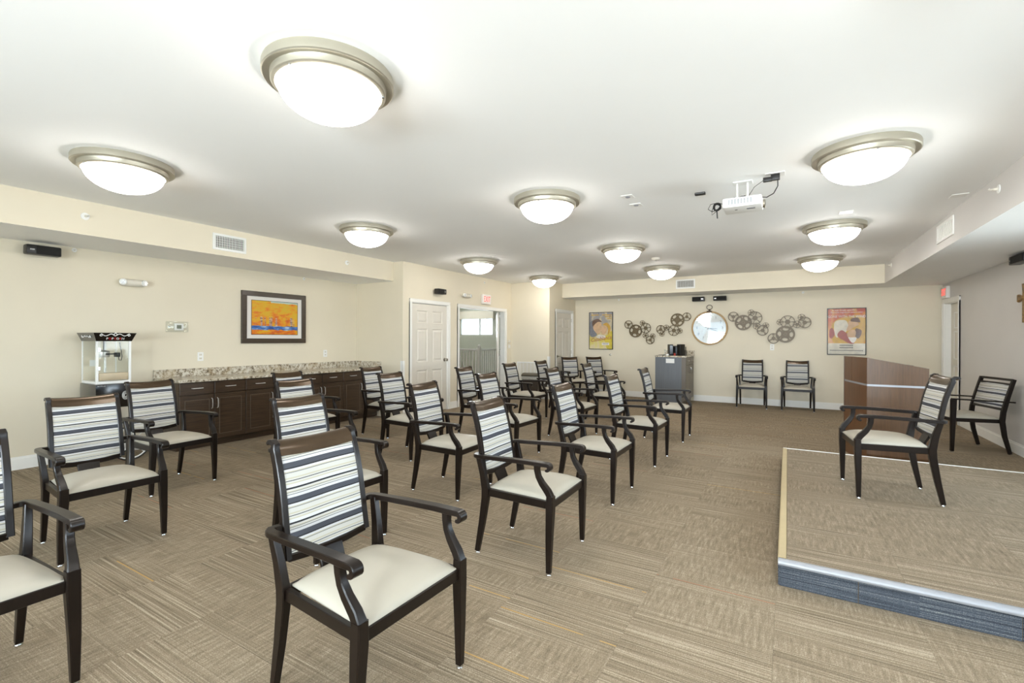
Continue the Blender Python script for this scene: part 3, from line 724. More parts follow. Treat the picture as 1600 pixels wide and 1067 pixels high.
    # splat below the back
    m = MB(); m.sweep([(0, -0.226, 0.385), (0, -0.240, 0.44), (0, by(.50) - 0.008, 0.500)], (1, 0, 0), [0.120, 0.115, 0.125], 0.016, ch=0.1); m.build('back_splat', 'wood', e)
    return e
ST = 0.147
G1 = 'striped armchairs set out in rows'
CH = [
 ('A', -1.431, 1.333, -0.033, 0, 'foremost in the picture, its cream seat the largest of all', G1),
 ('B', -1.441, 2.742, 0.016, 0, 'at the picture centre, second in the row nearest the stage', G1),
 ('C', -1.488, 4.075, -0.012, 0, 'third from the front in the row nearest the stage', G1),
 ('R', -1.471, 5.458, -0.025, 0, 'fourth in the row nearest the stage', G1),
 ('S', -1.451, 6.883, 0.008, 0, 'last in the row nearest the stage, before the grey cabinet', G1),
 ('Z', -2.685, 0.466, -0.015, 0, 'cut off by the left picture edge, one arm and part seat showing', G1),
 ('F', -2.693, 2.137, -0.035, 0, 'partly hidden right behind the back of the foremost chair', G1),
 ('K', -2.667, 3.479, 0.029, 0, 'before the tall six-panel door, left of the centre chair', G1),
 ('M', -2.854, 4.838, -0.030, 0, 'whose back rises just above the top rail of the centre chair', G1),
 ('P', -2.654, 6.290, -0.022, 0, 'in the second row from the stage, right of the dark waste bin', G1),
 ('Q', -2.697, 7.800, 0.013, 0, 'farthest in the second row, half hiding the corner pair', G1),
 ('D', -4.009, 1.340, -0.032, 0, 'large at the left, standing before the popcorn machine with its rolled rail', G1),
 ('G', -3.970, 2.985, -0.030, 0, 'second of three lined-up backs before the dark cabinets', G1),
 ('J', -3.899, 4.259, -0.003, 0, 'just right of the granite counter end, nearer of the pair there', G1),
 ('L', -3.870, 5.777, 0.031, 0, 'standing in front of the left side of the open doorway', G1),
 ('N', -3.887, 7.143, -0.002, 0, 'with its full seat showing left of the dark waste bin', G1),
 ('O', -3.846, 8.262, -0.058, 0, 'directly right of the dark waste bin, before the white corner guard', G1),
 ('E', -5.018, 2.187, 0.056, 0, 'beside the left end of the cabinets, right of the popcorn machine', G1),
 ('H', -5.025, 3.642, 0.022, 0, 'closest to the cabinet doors, its top rail just under the granite counter', G1),
 ('I', -5.016, 4.998, 0.019, 0, 'at the right end of the granite counter, farther of the pair there', G1),
 ('T', -4.24, 10.15, -0.72, 0, 'left one of two in the far corner beside the white door', 'striped armchairs in the back left corner'),
 ('U', -3.80, 10.62, -0.72, 0, 'right one of two in the far corner, under the grey-yellow poster', 'striped armchairs in the back left corner'),
 ('V', -0.637, 10.90, -1.543, 0, 'against the back wall, left of the two between clock and lectern', 'striped armchairs against the back wall'),
 ('W', 0.172, 10.90, -1.574, 0, 'against the back wall, right of the two between clock and lectern', 'striped armchairs against the back wall'),
 ('X', 0.686, 4.826, 3.251, ST, 'standing on the carpeted stage in front of the lectern', None)]
C0 = make_chair()
for i, (k, x, y, th, z, lb, gp) in enumerate(CH):
    o = C0 if i == 0 else copy_tree(C0)
    o.location = (x, y, z + 0.0012); o.rotation_euler = (0, 0, th - math.pi / 2)
    o['label'] = 'dark wood armchair ' + lb; o['category'] = 'chair'
    if gp: o['group'] = gp

# chair of another pattern by the right wall (square arms, open slot under the top rail)
def make_square_chair():
    e = empty('armchair', (0, 0, 0))
    m = MB(); NX, NY = 12, 12; g = []
    for j in range(NY + 1):
        v = -1 + 2 * j / NY; row = []
        for i in range(NX + 1):
            u = -1 + 2 * i / NX
            row.append(m.b.verts.new((0.255 * u, 0.01 + 0.245 * v, 0.432 + 0.045 * ((1 - abs(u) ** 4) * (1 - abs(v) ** 4)) ** 0.5)))
        g.append(row)
    for j in range(NY):
        for i in range(NX): m.b.faces.new((g[j][i], g[j][i + 1], g[j + 1][i + 1], g[j + 1][i]))
    bd = g[0][:] + [g[j][NX] for j in range(1, NY + 1)] + g[NY][::-1][1:] + [g[j][0] for j in range(NY - 1, 0, -1)]
    lo = [m.b.verts.new((v.co.x, v.co.y, 0.42)) for v in bd]
    for i in range(len(bd)): k = (i + 1) % len(bd); m.b.faces.new((bd[k], bd[i], lo[i], lo[k]))
    m.b.faces.new(lo); m.build('seat', 'vinyl', e, 60)
    m = MB(); m.sweep([(-0.27, 0.24, 0.40), (0.27, 0.24, 0.40)], (0, 0, 1), 0.045, 0.02, ch=.1); m.sweep([(-0.27, -0.235, 0.40), (0.27, -0.235, 0.40)], (0, 0, 1), 0.045, 0.02, ch=.1)
    for s in (-1, 1): m.sweep([(s * 0.268, 0.24, 0.40), (s * 0.268, -0.24, 0.40)], (0, 0, 1), 0.045, 0.02, ch=.1)
    m.build('seat_frame', 'wood', e)
    for s in (-1, 1):
        m = MB(); m.sweep([(s * 0.285, 0.262, 0.012), (s * 0.285, 0.252, 0.40), (s * 0.285, 0.246, 0.655)], (1, 0, 0), 0.034, [0.034, 0.052, 0.060], ch=.1)
        l = m.build('leg', 'wood', e); MB().lathe([(0, 0), (0.014, 0), (0.014, 0.014), (0, 0.015)], (s * 0.285, 0.262, 0), 10).build('glide', 'chrome', l)
        m = MB(); m.sweep([(s * 0.285, -0.315, 0.012), (s * 0.285, -0.262, 0.22), (s * 0.285, -0.238, 0.40), (s * 0.285, -0.250, 0.52), (s * 0.285, -0.292, 0.70), (s * 0.285, -0.352, 0.915)], (1, 0, 0), 0.030, [0.034, 0.045, 0.052, 0.050, 0.044, 0.040], ch=.1)
        l = m.build('leg', 'wood', e); MB().lathe([(0, 0), (0.014, 0), (0.014, 0.014), (0, 0.015)], (s * 0.285, -0.315, 0), 10).build('glide', 'chrome', l)
        m = MB(); m.sweep([(s * 0.300, 0.272, 0.662), (s * 0.302, -0.05, 0.650), (s * 0.306, -0.345, 0.640)], (1, 0, 0), 0.046, 0.016, ch=.15); m.build('arm', 'wood', e)
    def by(z): return -0.270 - (z - 0.60) * 0.26
    for z_, hh, nm in ((.905, .028, 'top_rail'), (.850, .026, 'middle_rail'), (.545, .030, 'lower_rail')):
        m = MB(); m.sweep([(-0.272, by(z_), z_), (0, by(z_) - .01, z_), (0.272, by(z_), z_)], (0, -0.25, 1), hh, 0.022, ch=.12); m.build(nm, 'wood', e)
    m = MB(); m.sweep([(0, by(.555) - .004, 0.558), (0, by(.62) - .004, .62), (0, by(.75) - .004, .75), (0, by(.84) - .004, 0.842)], (1, 0, 0), 0.535, [0.02, 0.030, 0.030, 0.02], ch=.2); m.build('backrest', 'stripe', e, 50)
    return e
sq = make_square_chair()
hx, hy = 2.303 - 1.792, 7.914 - 7.783
sq.location = ((1.792 + 2.147) / 2 - 0.02, (7.783 + 8.521) / 2, 0); sq.rotation_euler = (0, 0, math.pi + 0.25 - math.pi / 2)
tag(sq, 'square-armed dark wood chair with an open slot atop its back, by the grey wall', 'chair')

# ------------------------------------------------------------------ stage
st = empty('stage_platform', (-0.039, 3.04, 0), 0, 'low carpeted stage platform with metal nosing, right foreground', 'stage')
SW, SD = 2.455, 3.168
B(0.004, 0.012, 0.001, SW - 0.004, SD - 0.004, ST - 0.009).build('platform_core', 'subfloor', st, 0)
k = 0
for a, b in ((0.0, 0.36), (0.362, 0.970), (0.972, 1.58), (1.582, 2.19), (2.192, SW)):
    B(a + 0.003, 0.004, 0.001, b + 0.001, 0.012, ST - 0.014).build('fascia_carpet', 'fascia', st, 0)
for a in range(6): B(-0.004, 0.012 + a * 0.526, 0.001, 0.004, 0.012 + (a + 1) * 0.526 - 0.001, ST - 0.014).build('fascia_carpet', 'fascia', st, 0)
m = MB(); m.prism([(-0.012, ST - 0.026), (-0.018, ST - 0.016), (-0.014, ST - 0.004), (-0.004, ST + 0.003), (0.020, ST + 0.004), (0.026, ST), (0.012, ST - 0.008), (0.004, ST - 0.024)], SW + 0.006, 'X', -0.004)
m.build('front_nosing', 'alu', st, 60)
m = MB(); m.prism([(-0.006, ST - 0.030), (-0.006, ST - 0.001), (0.000, ST + 0.003), (0.036, ST + 0.003), (0.038, ST - 0.008)], SD - 0.030, 'Y', 0.028); m.build('side_edging', 'beigestrip', st, 0)
m = MB(); m.prism([(SD - 0.012, ST - 0.008), (SD - 0.012, ST + 0.005), (SD + 0.006, ST + 0.005), (SD + 0.006, ST - 0.03)], SW, 'X', 0.0); m.build('back_edging', 'trim', st, 0)
sh2 = None
xs = [0.038, 0.56, 1.17, 1.78, SW]
for i in range(4):
    ys = [0.027] + [0.027 + (0.305 if i % 2 else 0.61) + q * 0.61 for q in range(6)]; ys = [v for v in ys if v < SD - 0.10] + [SD - 0.013]
    for j in range(len(ys) - 1):
        w_, h_ = xs[i + 1] - xs[i], ys[j + 1] - ys[j]
        o = tile_mesh(-w_ / 2, -h_ / 2, w_ / 2, h_ / 2).build('carpet_tile', 'carpet_stage', st, 0); o.location = ((xs[i] + xs[i + 1]) / 2, (ys[j] + ys[j + 1]) / 2, ST)

# ------------------------------------------------------------------ lectern
le = empty('lectern', (0, 0, 0), 0, 'brown cherry-veneer lectern with a silver inlay line and slanted top, behind the stage', 'lectern')
Mx, Lx, Rx = (0.762, 6.50), (0.612, 7.23), (1.29, 6.50)
Bk = (1.29, 7.23)
def wallq(a, b, za0, zb0, za1, zb1, th, name, mat, inset=0.0):
    """upright board between plan points a and b, thickness th to the inside"""
    a, b = Vector(a), Vector(b); d = (b - a).normalized(); c = Vector((0.95, 6.9)); n = Vector((-d.y, d.x))
    if (c - a).dot(n) < 0: n = -n
    a2, b2 = a + n * inset, b + n * inset; A3, B3 = a2 + n * th, b2 + n * th
    m = MB(); bb = m.b
    v = [bb.verts.new((p.x, p.y, z)) for p, z in ((a2, za0), (b2, zb0), (b2, zb1), (a2, za1), (A3, za0), (B3, zb0), (B3, zb1), (A3, za1))]
    for f in ((0, 1, 2, 3), (4, 7, 6, 5), (0, 4, 5, 1), (1, 5, 6, 2), (2, 6, 7, 3), (3, 7, 4, 0)): bb.faces.new([v[i] for i in f])
    return m.build(name, mat, le, 0)
zt = {'L': 1.185, 'M': 1.19, 'R': 1.085}
MidF = ((Mx[0] + Lx[0]) / 2 - 0.02, 6.92)
wallq(Mx, Lx, 0.002, 0.002, 0.875, 0.875, 0.02, 'front_panel', 'cherry')
Sx = (Mx[0] + (Lx[0] - Mx[0]) * 0.62, Mx[1] + (Lx[1] - Mx[1]) * 0.62)
Sx2 = (Mx[0] + (Lx[0] - Mx[0]) * 0.628, Mx[1] + (Lx[1] - Mx[1]) * 0.628)
wallq(Mx, Sx, 0.897, 0.897, 1.19, 1.188, 0.02, 'upper_front_panel', 'cherry'); wallq(Sx2, Lx, 0.897, 0.897, 1.188, 1.185, 0.02, 'upper_front_panel', 'cherry')
wallq((Mx[0], Mx[1]), Rx, 0.002, 0.002, 0.875, 0.875, 0.02, 'side_panel', 'cherry_end'); wallq(Mx, Rx, 0.897, 0.897, 1.19, 1.085, 0.02, 'upper_side_panel', 'cherry_end')
wallq(Lx, Bk, 0.002, 0.002, 1.185, 1.085, 0.02, 'side_panel', 'cherry_end')
wallq(Mx, Lx, 0.875, 0.875, 0.897, 0.897, 0.012, 'inlay_strip', 'alu', 0.003); wallq(Mx, (1.275, 6.50), 0.875, 0.875, 0.897, 0.897, 0.012, 'inlay_strip', 'alu', 0.003)
m = MB(); v = [m.b.verts.new(p) for p in ((0.79, 6.525, 1.168), (1.285, 6.525, 1.070), (1.285, 7.205, 1.070), (0.645, 7.205, 1.165), (0.79, 6.525, 1.150), (1.285, 6.525, 1.052), (1.285, 7.205, 1.052), (0.645, 7.205, 1.147))]
for f in ((0, 1, 2, 3), (4, 7, 6, 5), (0, 4, 5, 1), (1, 5, 6, 2), (2, 6, 7, 3), (3, 7, 4, 0)): m.b.faces.new([v[i] for i in f])
m.build('reading_top', 'cherry', le, 0)
B(0.80, 6.53, 0.50, 1.26, 7.20, 0.52).build('shelf', 'cherry', le, 0)

# ------------------------------------------------------------------ base cabinets with granite counter (left wall)
CF = -6.32; Y0, Y1 = 2.845, 6.075; DW = (Y1 - Y0) / 8
cabs = ['leftmost dark base cabinet, beside the popcorn machine', 'dark base cabinet second from the left', 'dark base cabinet third from the left, under the framed painting', 'dark base cabinet at the right end under the granite counter']
for c in range(4):
    a = Y0 + c * 2 * DW; e = empty('base_cabinet', (CF, a, 0), 0, cabs[c] + ', two doors and two drawers', 'cabinet', 'dark base cabinets along the left wall')
    w2 = 2 * DW
    m = MB(); m.box(-0.60, 0.001, 0.085, -0.021, w2 - 0.001, 0.835); m.box(-0.60, 0.001, 0.001, -0.075, w2 - 0.001, 0.085); m.build('body', 'cabinet', e, 0)
    for k in range(2):
        y0, y1 = k * DW + 0.004, (k + 1) * DW - 0.004
        def framed(z0, z1, name, panel):
            f = B(-0.020, y0, z0, 0, y1, z1, bev=0.003).build(name, 'cabinet', e, 0)
            if panel:
                i_ = 0.055; m = MB()
                for q in ((y0 + i_, z0 + i_, y1 - i_, z0 + i_ + .007), (y0 + i_, z1 - i_ - .007, y1 - i_, z1 - i_), (y0 + i_, z0 + i_, y0 + i_ + .007, z1 - i_), (y1 - i_ - .007, z0 + i_, y1 - i_, z1 - i_)):
                    m.box(-0.001, q[0], q[1], 0.0035, q[2], q[3], bev=0.001)
                m.build('moulding', 'cabedge', f, 0)
                B(-0.002, y0 + i_ + .012, z0 + i_ + .012, 0.002, y1 - i_ - .012, z1 - i_ - .012).build('raised_panel', 'cabinet', f, 0)
            return f
        d_ = framed(0.095, 0.672, 'door', True)
        hy_ = (y1 - 0.030) if k == 0 else (y0 + 0.030)
        MB().tube([(0, hy_, 0.490), (0.022, hy_, 0.500), (0.028, hy_, 0.555), (0.022, hy_, 0.610), (0, hy_, 0.620)], 0.0055, 8).build('handle', 'steel', d_)
        d_ = framed(0.682, 0.830, 'drawer', False); ym = (y0 + y1) / 2
        MB().tube([(0, ym - 0.065, 0.760), (0.020, ym - 0.058, 0.760), (0.027, ym, 0.760), (0.020, ym + 0.058, 0.760), (0, ym + 0.065, 0.760)], 0.0055, 8).build('handle', 'steel', d_)
e = empty('granite_worktop', (XL + 0.002, Y0 - 0.02, 0.838), 0, 'speckled granite worktop with backsplash running along the left wall', 'worktop')
LW = YA - (Y0 - 0.02) - 0.003
B(0.001, 0, 0, 0.645, LW, 0.032, bev=0.004).build('slab', 'granite', e, 0)
B(0.001, 0, 0.033, 0.022, LW, 0.135).build('backsplash', 'granite', e, 0); B(0.023, LW - 0.021, 0.033, 0.640, LW, 0.135).build('backsplash', 'granite', e, 0)

# ------------------------------------------------------------------ popcorn machine on its cart
e = empty('popcorn_machine', (-6.82, 2.09, 0), 0, 'popcorn machine with glass kettle case on a black wheeled cart', 'popcorn machine')
PD, PW = 0.41, 0.345      # depth (x), width (y)
m = MB(); m.box(-0.01, -0.01, 0.61, PD, PW - 0.02, 0.875, bev=0.006); m.build('cart_body', 'blackgloss', e)
m = MB()
for x in (0.02, PD - 0.03):
    for y in (0.01, PW - 0.045): m.box(x, y, 0.13 if y > 0.1 else 0.001, x + 0.02, y + 0.02, 0.61)
m.box(0.02, 0.01, 0.20, PD - 0.01, PW - 0.025, 0.215); m.build('cart_stand', 'black', e, 0)
for x in (0.0, PD + 0.0):
    cy, cz, r = PW - 0.035, 0.195, 0.19
    m = MB(); m.tube([(x, cy + r * math.cos(a * math.pi / 16), cz + r * math.sin(a * math.pi / 16)) for a in range(32)], 0.008, 6, True)
    w_ = m.build('wheel', 'black', e)
    m = MB(); m.tube([(x, cy + (r - .014) * math.cos(a * math.pi / 16), cz + (r - .014) * math.sin(a * math.pi / 16)) for a in range(32)], 0.007, 6, True)
    for k in range(8): a = k * math.pi / 4; m.tube([(x, cy, cz), (x, cy + (r - .014) * math.cos(a), cz + (r - .014) * math.sin(a))], 0.003, 5)
    m.lathe([(0, -0.015), (0.022, -0.012), (0.022, 0.012), (0, 0.015)], (x, cy, cz), 12, 'X'); m.build('rim_and_spokes', 'white', w_)
MB().tube([(0.0, PW - 0.035, 0.195), (PD, PW - 0.035, 0.195)], 0.008, 8).build('axle', 'chrome', e)
# glass case
m = MB(); m.box(0.0, 0.0, 0.876, PD - 0.02, PW - 0.03, 0.905, bev=0.003); m.build('case_base', 'white', e)
m = MB(); q = 0.012
for x, y, ww in ((PD - 0.040, 0.0, 0.022), (PD - 0.040, PW - 0.050, 0.020), (0.0, 0.0, 0.010), (0.0, PW - 0.040, 0.010)): m.box(x, y, 0.905, x + (0.018 if x > 0.1 else 0.010), y + ww, 1.345)
m.build('corner_posts', 'white', e, 0)
B(0.018, 0.004, 0.905, PD - 0.044, 0.007, 1.345).build('glass_pane', 'caseglass', e, 0); B(0.018, PW - 0.038, 0.905, PD - 0.044, PW - 0.035, 1.345).build('glass_pane', 'caseglass', e, 0)
B(PD - 0.030, 0.026, 1.0, PD - 0.027, PW - 0.052, 1.345).build('glass_pane', 'caseglass', e, 0)
m = MB()
for z in (1.235, 1.03): m.box(PD - 0.022, 0.016, z, PD - 0.014, 0.036, z + 0.035)
m.build('door_hinges', 'chrome', e, 0)
B(PD - 0.10, 0.028, 0.915, PD - 0.028, PW - 0.054, 0.995, bev=0.004).build('crumb_tray', 'popcream', e)
m = MB(); m.lathe([(0.0, 1.165), (0.052, 1.165), (0.055, 1.175), (0.055, 1.222), (0.058, 1.226), (0.050, 1.236), (0.012, 1.242), (0.0, 1.25)], (0.21, 0.125, 0), 28); m.build('kettle', 'steel', e)
m = MB(); m.tube([(0.21, 0.125, 1.25), (0.21, 0.125, 1.345)], 0.004, 6); m.tube([(0.265, 0.125, 1.20), (0.265, 0.235, 1.20)], 0.007, 6); m.box(0.20, 0.22, 1.165, 0.28, 0.255, 1.215, bev=0.004)
m.build('kettle_arm', 'black', e)
m = MB(); m.tube([(0.27, 0.25, 1.33), (0.272, 0.262, 1.25), (0.272, 0.272, 1.17), (0.272, 0.262, 1.125), (0.272, 0.245, 1.13), (0.272, 0.238, 1.18)], 0.004, 6); m.build('kettle_cord', 'black', e)
B(0.05, 0.18, 0.91, 0.06, 0.20, 1.345).build('back_strut', 'steel', e, 0)
B(0.03, 0.06, 1.06, 0.033, 0.14, 1.13).build('notice', 'paper', e, 0)
# flared canopy
m = MB(); bb = m.b
lo = [(-0.002, -0.002), (PD - 0.012, -0.002), (PD - 0.012, PW - 0.028), (-0.002, PW - 0.028)]; hi = [(-0.03, -0.035), (PD + 0.022, -0.035), (PD + 0.022, PW + 0.005), (-0.03, PW + 0.005)]
A_ = [bb.verts.new((x, y, 1.345)) for x, y in lo]; H_ = [bb.verts.new((x, y, 1.437)) for x, y in hi]
for i in range(4): j = (i + 1) % 4; bb.faces.new((A_[i], A_[j], H_[j], H_[i]))
bb.faces.new(A_[::-1]); bb.faces.new(H_); cn = m.build('canopy', 'blackgloss', e, 0)
def scroll(parent, o, ux, uz, s, mat='white', r=0.0035):
    o, ux, uz = Vector(o), Vector(ux), Vector(uz); m = MB()
    for sg in (-1, 1):
        pts = []
        for i in range(25):
            t = i / 24; x = sg * (0.008 + 0.092 * t); z = 0.012 * math.sin(t * 7.0) * (1 - 0.2 * t) + (0.010 * t)
            pts.append(o + ux * x * s + uz * z * s)
        for i in range(7): a = i * 0.9; pts.append(o + ux * (sg * (0.100 + 0.008 * math.sin(a))) * s + uz * (0.010 - 0.008 * (1 - math.cos(a))) * s)
        m.tube(pts, r * s, 5)
    m.tube([o + ux * (-0.014) * s + uz * 0.006 * s, o + uz * 0.026 * s, o + ux * 0.014 * s + uz * 0.006 * s, o - uz * 0.004 * s], r * 1.2 * s, 5, True)
    return m.build('scroll_emblem', mat, parent)
scroll(cn, (PD + 0.012, (PW - .03) / 2, 1.408), (0, 1, 0), (0.35, 0, 0.94), 1.25)
scroll(cn, (PD / 2, -0.025, 1.39), (1, 0, 0), (0, -0.35, 0.94), 1.1)
for i, ch in enumerate('POPCORN'):
    text(ch, 0.034, 'white' if i % 2 == 0 else 'red', cn, (PD + 0.004, 0.088 + i * 0.0235, 1.372), (R(90 + 20), 0, R(90)), 'letter', extrude=0.002)
for y in (0.04, PW - 0.07): scroll(e, (PD + 0.004, y, 0.855), (0, 1, 0), (0, 0, 1), 0.3)
m = MB(); 
for k in range(3): m.tube([(PD + 0.003, 0.255 + 0.030 * (1 - k * .3) * math.cos(a * math.pi / 8), 0.74 + 0.045 * (1 - k * .3) * math.sin(a * math.pi / 8)) for a in range(16)], 0.0025, 5, True)
m.build('medallion_emblem', 'white', e)

# ------------------------------------------------------------------ wall fittings
def speaker(loc, rz, label, tilt=0.0, w=0.24, h=0.10, badge=-1):
    """body along local x, front faces local -y, hung from a bracket behind"""
    e = empty('wall_speaker', loc, rz, label, 'speaker', 'small black wall speakers')
    m = MB(); m.box(-w / 2, -0.15, -h / 2, w / 2, -0.04, h / 2, bev=0.014); m.build('cabinet', 'black', e)
    g = B(-w / 2 + (0.075 if badge < 0 else 0.008), -0.158, -h / 2 + 0.008, w / 2 - (0.075 if badge > 0 else 0.008), -0.148, h / 2 - 0.008, bev=0.003).build('grille', 'dark', e)
    B(badge * (w / 2 - 0.045) - 0.018, -0.1515, -0.008, badge * (w / 2 - 0.045) + 0.018, -0.1495, 0.006).build('badge', 'chrome', e, 0)
    m = MB(); m.box(-0.03, -0.006, -0.04, 0.03, -0.0005, 0.04); m.tube([(0, -0.005, 0), (0, -0.045, 0)], 0.012, 8); m.build('bracket', 'black', e, 0)
    return e
speaker((XL, 1.775, 2.305), R(90), 'small black speaker high on the left wall above the popcorn machine', w=0.275)
speaker((XD, 6.99, 2.282), R(90), 'small black speaker above the tall white six-panel door', badge=1)
speaker((-1.735, YB, 2.300), 0, 'small black speaker over the round clock, left of the pair', w=0.26, badge=1)
speaker((-1.290, YB, 2.300), 0, 'small black speaker over the round clock, right of the pair', w=0.27)
speaker((XR, 7.66, 2.335), R(-90), 'black speaker cut by the right edge, high on the grey wall above the cross', w=0.42)
def spk_dummy(): pass

def sprinkler(loc, rz, label, sc=1.0):
    e = empty('sprinkler_head', loc, rz, label, 'sprinkler', 'sidewall sprinkler heads'); e.scale = (sc, sc, sc)
    MB().lathe([(0.0, 0.0005), (0.036, 0.0005), (0.034, 0.006), (0.012, 0.009), (0.0, 0.009)], (0, 0, 0), 20, 'Y').build('escutcheon', 'white', e)
    m = MB(); m.lathe([(0.0, 0.009), (0.011, 0.009), (0.009, 0.035), (0.0, 0.035)], (0, 0, 0), 10, 'Y'); m.tube([(0.009, -0.03, 0), (0.011, -0.05, 0), (0, -0.06, 0), (-0.011, -0.05, 0), (-0.009, -0.03, 0)], 0.003, 6); m.build('nozzle', 'offwhite', e)
    B(-0.016, -0.062, 0.004, 0.016, -0.058, 0.010).build('deflector', 'white', e, 0)
sprinkler((-6.0, 1.862, 2.583), R(90), 'white sprinkler on the left soffit face, below the upper left dome light')
sprinkler((-6.0, 5.061, 2.580), R(90), 'white sprinkler on the left soffit face near the alcove end wall')
sprinkler((XL, 2.060, 2.370), R(90), 'small sprinkler under the left soffit, right of the black speaker', 0.65)
sprinkler((XL, 4.974, 2.375), R(90), 'small sprinkler under the left soffit, above the right corner of the painting', 0.65)
sprinkler((XD, 8.628, 2.633), R(90), 'small sprinkler on the door wall above the exit sign', 0.65)
sprinkler((-3.60, YB, 2.365), 0, 'small sprinkler under the back soffit, above the grey and yellow poster', 0.65)
sprinkler((0.27, YB, 2.365), 0, 'small sprinkler under the back soffit, between the metal reels and the orange poster', 0.65)
sprinkler((1.48, 9.885, 2.635), R(-90), 'white sprinkler on the right soffit face, farther back near the corner')
sprinkler((1.48, 5.299, 2.619), R(-90), 'white sprinkler on the right soffit face, nearer one beyond the air grille')

def emergency(loc, rz, label):
    e = empty('emergency_light', loc, rz, label, 'emergency light', 'white emergency lights')
    m = MB(); m.tube([(-0.13, -0.035, 0), (-0.10, -0.045, 0), (0, -0.045, -0.004), (0.10, -0.045, 0), (0.13, -0.035, 0)], [0.030, 0.042, 0.045, 0.042, 0.030], 16); m.box(-0.10, -0.04, -0.035, 0.10, -0.0005, 0.035, bev=0.008); m.build('housing', 'offwhite', e, 50)
    for s in (-1, 1):
        l = MB().lathe([(0.0, 0), (0.036, 0), (0.038, 0.018), (0.030, 0.024), (0, 0.024)], (0, 0, 0), 20, 'Y').build('lamp_head', 'white', e); l.location = (s * 0.105, -0.070, 0); l.rotation_euler = (0, 0, R(s * 25))
        g = MB()
        for a in range(7): g.lathe([(0, 0.024), (0.007, 0.024), (0.006, 0.028), (0, 0.028)], (0.018 * math.cos(a * math.pi / 3) if a < 6 else 0, 0, 0.018 * math.sin(a * math.pi / 3) if a < 6 else 0), 8, 'Y')
        g.build('bulb_cluster', 'chrome', l)
emergency((XL, 2.593, 2.055), R(90), 'white twin-head emergency light on the left wall above the popcorn machine')
emergency((XD, 7.90, 2.285), R(90), 'white emergency light over the left end of the open doorway')

def outlet(loc, rz, label, name='power_outlet', cat='outlet', group='white power outlets', w=0.075, h=0.118):
    e = empty(name, loc, rz, label, cat, group)
    B(-w / 2, -0.006, -h / 2, w / 2, -0.0005, h / 2, bev=0.002).build('cover_plate', 'white', e)
    for z in (-0.025, 0.025):
        s_ = B(-0.017, -0.009, z - 0.014, 0.017, -0.005, z + 0.014, bev=0.002).build('socket', 'offwhite', e)
        m = MB(); m.box(-0.008, -0.0095, z - 0.004, -0.005, -0.0085, z + 0.006); m.box(0.005, -0.0095, z - 0.004, 0.008, -0.0085, z + 0.006); m.build('slots', 'dark', s_, 0)
    return e
outlet((XL, 3.381, 1.130), R(90), 'white power outlet above the granite backsplash, under the thermostat side')
outlet((XL, 5.393, 1.126), R(90), 'white power outlet above the granite backsplash, right of the painting')
outlet((-0.282, YB, 1.235), 0, 'white power outlet on the back wall below the metal reels', h=0.13)
e = empty('light_switch', (XD, 9.702, 1.214), R(90), 'white light switch plate right of the open doorway', 'switch')
B(-0.06, -0.006, -0.06, 0.06, -0.0005, 0.06, bev=0.002).build('cover_plate', 'offwhite', e)
for x in (-0.025, 0.025): B(x - 0.016, -0.010, -0.033, x + 0.016, -0.005, 0.033, bev=0.002).build('rocker', 'white', e)
tag(B(XD + 0.0005, 9.655, 1.305, XD + 0.02, 9.755, 1.368, bev=0.004).build('wall_control', 'offwhite', None), 'small beige control box above the light switch by the open doorway', 'control')
e = empty('thermostat', (XL, 3.085, 1.530), R(90), 'wall thermostat under a clear plastic guard box, left wall', 'thermostat')
B(-0.125, -0.05, -0.070, 0.125, -0.0005, 0.070, bev=0.006).build('clear_guard', 'clearplastic', e)
B(-0.028, -0.028, -0.045, 0.075, -0.002, 0.045, bev=0.004).build('body', 'white', e)
B(-0.005, -0.030, -0.024, 0.050, -0.0275, 0.024).build('display', 'lcd', e, 0)
MB().lathe([(0, 0.05), (0.007, 0.05), (0.007, 0.056), (0, 0.057)], (-0.105, 0, 0), 10, 'Y').build('lock', 'chrome', e)
m = MB(); m.lathe([(0, 0.0005), (0.028, 0.0005), (0.028, 0.01), (0.012, 0.014), (0.012, 0.05), (0.020, 0.056), (0.018, 0.07), (0, 0.072)], (0, 0, 0), 16, 'Y'); o = m.build('door_stop', 'nickel'); o.location = (-3.805, YB, 1.009)
tag(o, 'small round metal door stop on the back wall below the grey and yellow poster', 'door stop')

# air vents
def vent(name, loc, rz, w, h, label, n, vertical=True, dark=True):
    e = empty(name, loc, rz, label, 'vent')
    B(-w / 2 + 0.01, -0.003, -h / 2 + 0.01, w / 2 - 0.01, -0.0006, h / 2 - 0.01).build('dark_opening', 'dark' if dark else 'offwhite', e, 0)
    m = MB(); f = 0.028
    m.box(-w / 2, -0.012, -h / 2, w / 2, -0.0005, -h / 2 + f, bev=0.002); m.box(-w / 2, -0.012, h / 2 - f, w / 2, -0.0005, h / 2, bev=0.002); m.box(-w / 2, -0.012, -h / 2 + f, -w / 2 + f, -0.0005, h / 2 - f); m.box(w / 2 - f, -0.012, -h / 2 + f, w / 2, -0.0005, h / 2 - f)
    m.build('vent_frame', 'white', e, 0)
    L_ = w - 2 * f
    lw = 0.0032 if dark else 0.006
    s0 = B(-lw, -0.010, -h / 2 + f, lw, -0.004, h / 2 - f).build('louvre', 'white', e, 0)
    for i in range(n):
        o = s0 if i == 0 else s0.copy()
        if i: COL.objects.link(o)
        o.location = (-L_ / 2 + (i + 0.5) * L_ / n, 0, 0)
    if dark:
        m = MB()
        for i in range(5): m.box(-w / 2 + f, -0.0045, -h / 2 + f + (i + .5) * (h - 2 * f) / 5 - .002, w / 2 - f, -0.003, -h / 2 + f + (i + .5) * (h - 2 * f) / 5 + .002)
        m.build('cross_bars', 'offwhite', e, 0)
    return e
